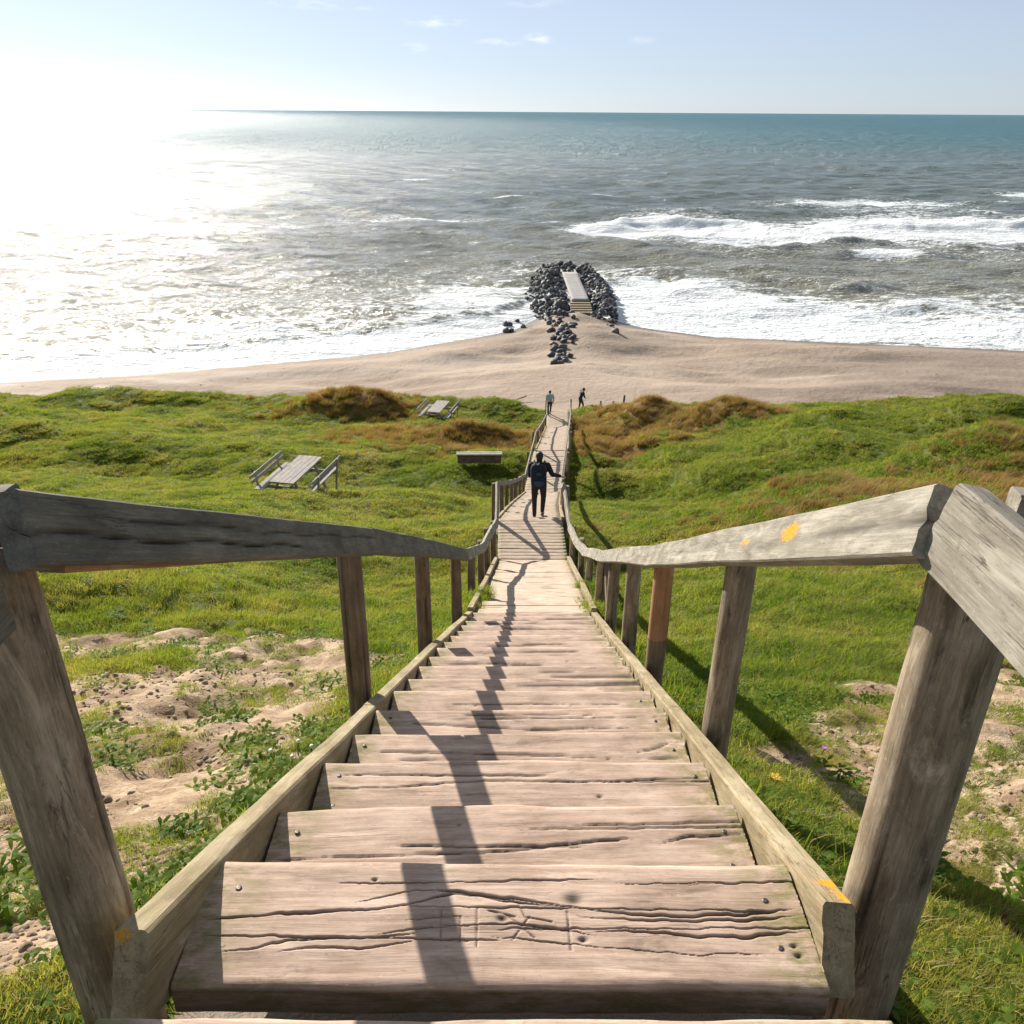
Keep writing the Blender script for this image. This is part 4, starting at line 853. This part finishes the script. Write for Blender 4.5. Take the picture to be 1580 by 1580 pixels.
# near turf
x, y, rs = sample(42000, .7, 16, .95, 1); s = sandmask(x, y)+(fbm(x*3.1, y*3.1, 3, 33)-.5)*1.1; m_ = clear(x, y) & (s < .34+.2*rs.uniform(size=len(x))); x, y = keep(x, y, m_)
scatter('grass', 'short yellow green turf on the near dune slope', C_TURF, x, y, (.55+.055*y)*np.random.RandomState(2).uniform(.7, 1.3, len(x)), .8, 3, n_idx=6)
x, y, rs = sample(100000, 11, 60, 1.08, 4); br = brownmask(x, y); edge = 55.2+(fbm(x*.3, y*.3, 3, 2)-.5)*4; m_ = clear(x, y) & (y < edge) & (rs.uniform(size=len(x)) > br*.75); x, y = keep(x, y, m_)
hm = .75+.7*fbm(x*.35, y*.35, 3, 13)
scatter('grass', 'green meadow grass over the far dune field and right hill', C_FAR, x, y, (.50+.022*y)*np.random.RandomState(5).uniform(.7, 1.3, len(x)), .48*hm, 6)
x, y, rs = sample(66000, 10, 56, .95, 7); br = brownmask(x, y); m_ = clear(x, y) & (rs.uniform(size=len(x)) < br*.75); x, y = keep(x, y, m_)
scatter('tall_grass', 'reddish brown seeding grass on the mounds', C_TALL, x, y, (.70+.012*y)*np.random.RandomState(8).uniform(.7, 1.3, len(x)), .6, 9, n_idx=3)
C_TUFT = coll('tufts', [clump('tuft_%s' % 'abcd'[i], 70, .07, .26, .0075, [G_GREEN, G_STRAW], (.3, .5, .2, .8)[i], lean=.6, seed=90+i, seg=4, droop=1.5) for i in range(4)])
x, y, rs = sample(9000, 1.0, 30, .88, 91); cl_ = fbm(x*.8, y*.8, 3, 92); m_ = clear(x, y) & (cl_ > .5) & (sandmask(x, y)+(fbm(x*3.1, y*3.1, 3, 33)-.5)*.9 < .6); x, y = keep(x, y, m_)
scatter('grass_tussocks', 'loose taller tussocks of half dry grass over the turf', C_TUFT, x, y, (.40+.035*y)*np.random.RandomState(93).uniform(.6, 1.4, len(x)), .75, 94)
# broad leaved ground cover near the viewer
x, y, rs = sample(9000, .9, 12, .9, 10); g_ = fbm(x*1.3, y*1.3, 3, 50); e = np.exp(-((x-1.35)/.55)**2-((y-2.6)/1.4)**2)*.3+np.exp(-((x+1.3)/.35)**2-((y-2.8)/1.6)**2)*.04
m_ = clear(x, y) & (g_+e > .56) & (sandmask(x, y)+(fbm(x*3, y*3, 3, 34)-.5)*1.2 < 1.0); x, y = keep(x, y, m_)
scatter('ground_leaves', 'small broad leaves creeping over the near slope', C_LEAF, x, y, (.7+.03*y)*np.random.RandomState(12).uniform(.7, 1.3, len(x)), 1.0, 13)
# soil clods, twigs of debris on the bare sand
M_CLOD = Mat('clod'); _p = M_CLOD.pos(); M_CLOD = M_CLOD.set(M_CLOD.ramp(M_CLOD.noise(_p, 9, 4), [(.35, (.12, .08, .05)), (.5, (.25, .18, .12)), (.65, (.40, .32, .22))]), .95)
cl = []
for i in range(5):
    me_ = RM[i].copy(); me_.materials.clear(); me_.materials.append(M_CLOD); o_ = bpy.data.objects.new('clod_%s' % 'abcde'[i], me_); src.objects.link(o_); cl.append(o_)
C_CLOD = coll('clods', cl)
x, y, rs = sample(60000, 1.0, 10, .9, 70); s = sandmask(x, y)+(fbm(x*3, y*3, 3, 34)-.5)*.8; c_ = fbm(x*1.6, y*1.6, 3, 71); m_ = clear(x, y) & (s > .3) & (rs.uniform(size=len(x)) < sst(.35, .7, c_)); x, y = keep(x, y, m_)
scatter('soil_clods', 'crumbly clods of sandy soil and pebbles on the bare patches', C_CLOD, x, y,   .004+.024*np.random.RandomState(72).uniform(size=len(x))**3+.0006*y, .8, 73, n_idx=5, dz=-.002)
rs = np.random.RandomState(77); x = rs.uniform(-60, 70, 1500); y = 60+36*rs.uniform(size=1500)**.7; ds_ = shore(x)-y; m_ = (ds_ > 1.5) & ((np.abs(ds_-6-2*np.sin(x*.2)) < .9) | (rs.uniform(size=1500) < .3)); x, y = keep(x, y, m_)
scatter('wrack', 'bits of seaweed, pebbles and driftwood strewn on the beach', C_CLOD, x, y, .03+.10*np.random.RandomState(78).uniform(size=len(x))**3, .5, 79, n_idx=5)
x, y, rs = sample(9000, 1.0, 9, .9, 80); s = sandmask(x, y); g_ = fbm(x*2.2, y*2.2, 3, 81); m_ = clear(x, y) & (s > .3) & (g_ > .44); x, y = keep(x, y, m_)
scatter('sand_grass', 'sparse grass and weed tufts on the bare sand', C_TURF, x, y, (.30+.03*y)*np.random.RandomState(82).uniform(.6, 1.4, len(x)), .9, 83, n_idx=6)
# grass tufts growing over the edges of the steps
rs = np.random.RandomState(31); ty = np.concatenate([rs.normal(9.0, .35, 26), rs.normal(9.3, .5, 16), rs.uniform(2, 16, 120), rs.uniform(17, 50, 260)]); sd_ = np.concatenate([np.full(26, .80), np.full(16, -.78), rs.choice([-1, 1], 380)*rs.uniform(.82, .95, 380)])
scatter('grass_tufts', 'tufts of grass growing against the edges of the boardwalk', C_TURF, cx(ty)+sd_, ty, rs.uniform(.8, 1.5, len(ty)), 1.3, 32, n_idx=6, dz=.02)
rs = np.random.RandomState(33); ty = np.concatenate([rs.normal(8.75, .28, 34), rs.normal(10.4, .15, 10), rs.normal(9.4, .35, 22)]); so = np.concatenate([rs.uniform(.66, .95, 34), rs.uniform(.66, .8, 10), -rs.uniform(.64, .85, 22)])
scatter('grass_tufts', 'pale green grass spilling over the side boards halfway down the steps', C_TURF, cx(ty)+so, ty, rs.uniform(.6, 1.1, len(ty)), 1.0, 34, n_idx=6, z=deck(ty)-.02)

# single plants
def plant(x, y, r, hgt, label, mat=G_LEAF, seed=0, nl=70, wide=.03):
    z = g1(x, y); t = thing('leafy_plant', label, 'plant', (x, y, z), 0, 'leafy plants on the bare sand')
    for k in range(3):
        me = rosette('foliage', nl//3, r*.8, r*.28, wide, [mat], seed*7+k, up=hgt/r*.8); o = link('foliage', me, t, (0, 0, 0)); o.rotation_euler = (0, 0, k*2.1)
    V, F, at = board((0, 0, -.05), (0.01, 0, hgt*.5), .012, .012, seg=2, seed=seed); link('stem', mesh('stem', V, F, [mat], at), t)
PL = [(-1.85, 2.17, .26, .20, 'dark leafy plant at the left edge, upper of two'), (-1.62, 1.80, .24, .18, 'dark leafy plant at the left edge, lower of two'), (-1.36, 3.41, .17, .12, 'bright leafy plant close to the left stringer beside the third step'),
      (-2.15, 4.74, .22, .13, 'bright leafy plant in the middle of the left sand patch'), (-1.22, 2.72, .15, .10, 'green leafy plant against the left stringer beside the second step'), (-1.36, 2.45, .14, .10, 'leafy plant just below the sand left of the second step'),
      (-1.20, 1.90, .11, .08, 'small leafy plant left of the top step'), (-1.42, 5.2, .26, .14, 'wide leafy plant behind the second left post'), (-2.19, 3.45, .20, .14, 'olive leafy plant right of the left corner post'), (-2.5, 3.9, .18, .12, 'low leafy plant near the dark clods of the sand patch'),
      (1.65, 3.15, .18, .09, 'leafy plant on the right slope beside the big corner post'), (1.22, 2.60, .17, .09, 'leafy plant beside the right stringer'), (1.28, 2.25, .16, .09, 'leafy plant at the right stringer below the corner post'),
      (1.97, 4.65, .28, .14, 'dark leafy plant in the right grass beyond the shadow'), (1.36, 1.42, .13, .10, 'pale leafy plant in the bottom right corner'), (1.9, 2.0, .2, .14, 'dark leafy plant at the right edge in the post shadow'), (-3.1, 6.9, .22, .14, 'olive weed in the upper left sand patch'), (-2.6, 5.9, .25, .14, 'brown green weed on dark soil in the left sand patch')]
for i, (x, y, r, h_, lb) in enumerate(PL): plant(x, y, r, h_, lb, seed=i+1, nl=150 if y < 3 else 110, wide=.017 if y < 2.6 else .018)
plant(1.47, 1.62, .09, .17, 'dark red weed in the bottom right corner', G_WEED, 60, 60, .014)
# flowers
YEL = plain('yellow_petal', (.85, .55, .02), .5); WHT = plain('white_fluff', (.8, .8, .78), .9); PUR = plain('purple_petal', (.45, .15, .40), .6)
def flower(x, y, h_, r, mat, name, label, cat, ball=False):
    z = g1(x, y); t = thing(name, label, cat, (x, y, z)); V, F, at = board((0, 0, -.02), (.01, 0, h_), .006, .006, seg=2); link('stem', mesh('stem', V, F, [G_LEAF], at), t)
    if ball: capsules('seed_head', [((.01, 0, h_+r*.6), (r, r, r))], mat, t, .006, 0)
    else: link('petals', rosette('petals', 26, r*.15, r*1.0, r*.45, [mat], 3, .25), t, (.01, 0, h_))
flower(1.26, 2.98, .07, .030, YEL, 'yellow_flower', 'single yellow flower in the grass right of the fourth step', 'flower')
flower(1.78, 3.62, .07, .016, PUR, 'purple_flower', 'tiny purple flower near the shadow on the right slope', 'flower')
for k, (x, y, lb) in enumerate(((-1.06, 3.35, 'white dandelion clock touching the second left post'), (-1.16, 3.45, 'white dandelion clock left of the second left post'), (-1.12, 3.2, 'white dandelion clock lowest by the second left post'), (-1.26, 3.3, 'white dandelion clock farthest left by the second left post'))):
    flower(x, y, .10, .012, WHT, 'dandelion_clock', lb, 'flower', True)
print('done')
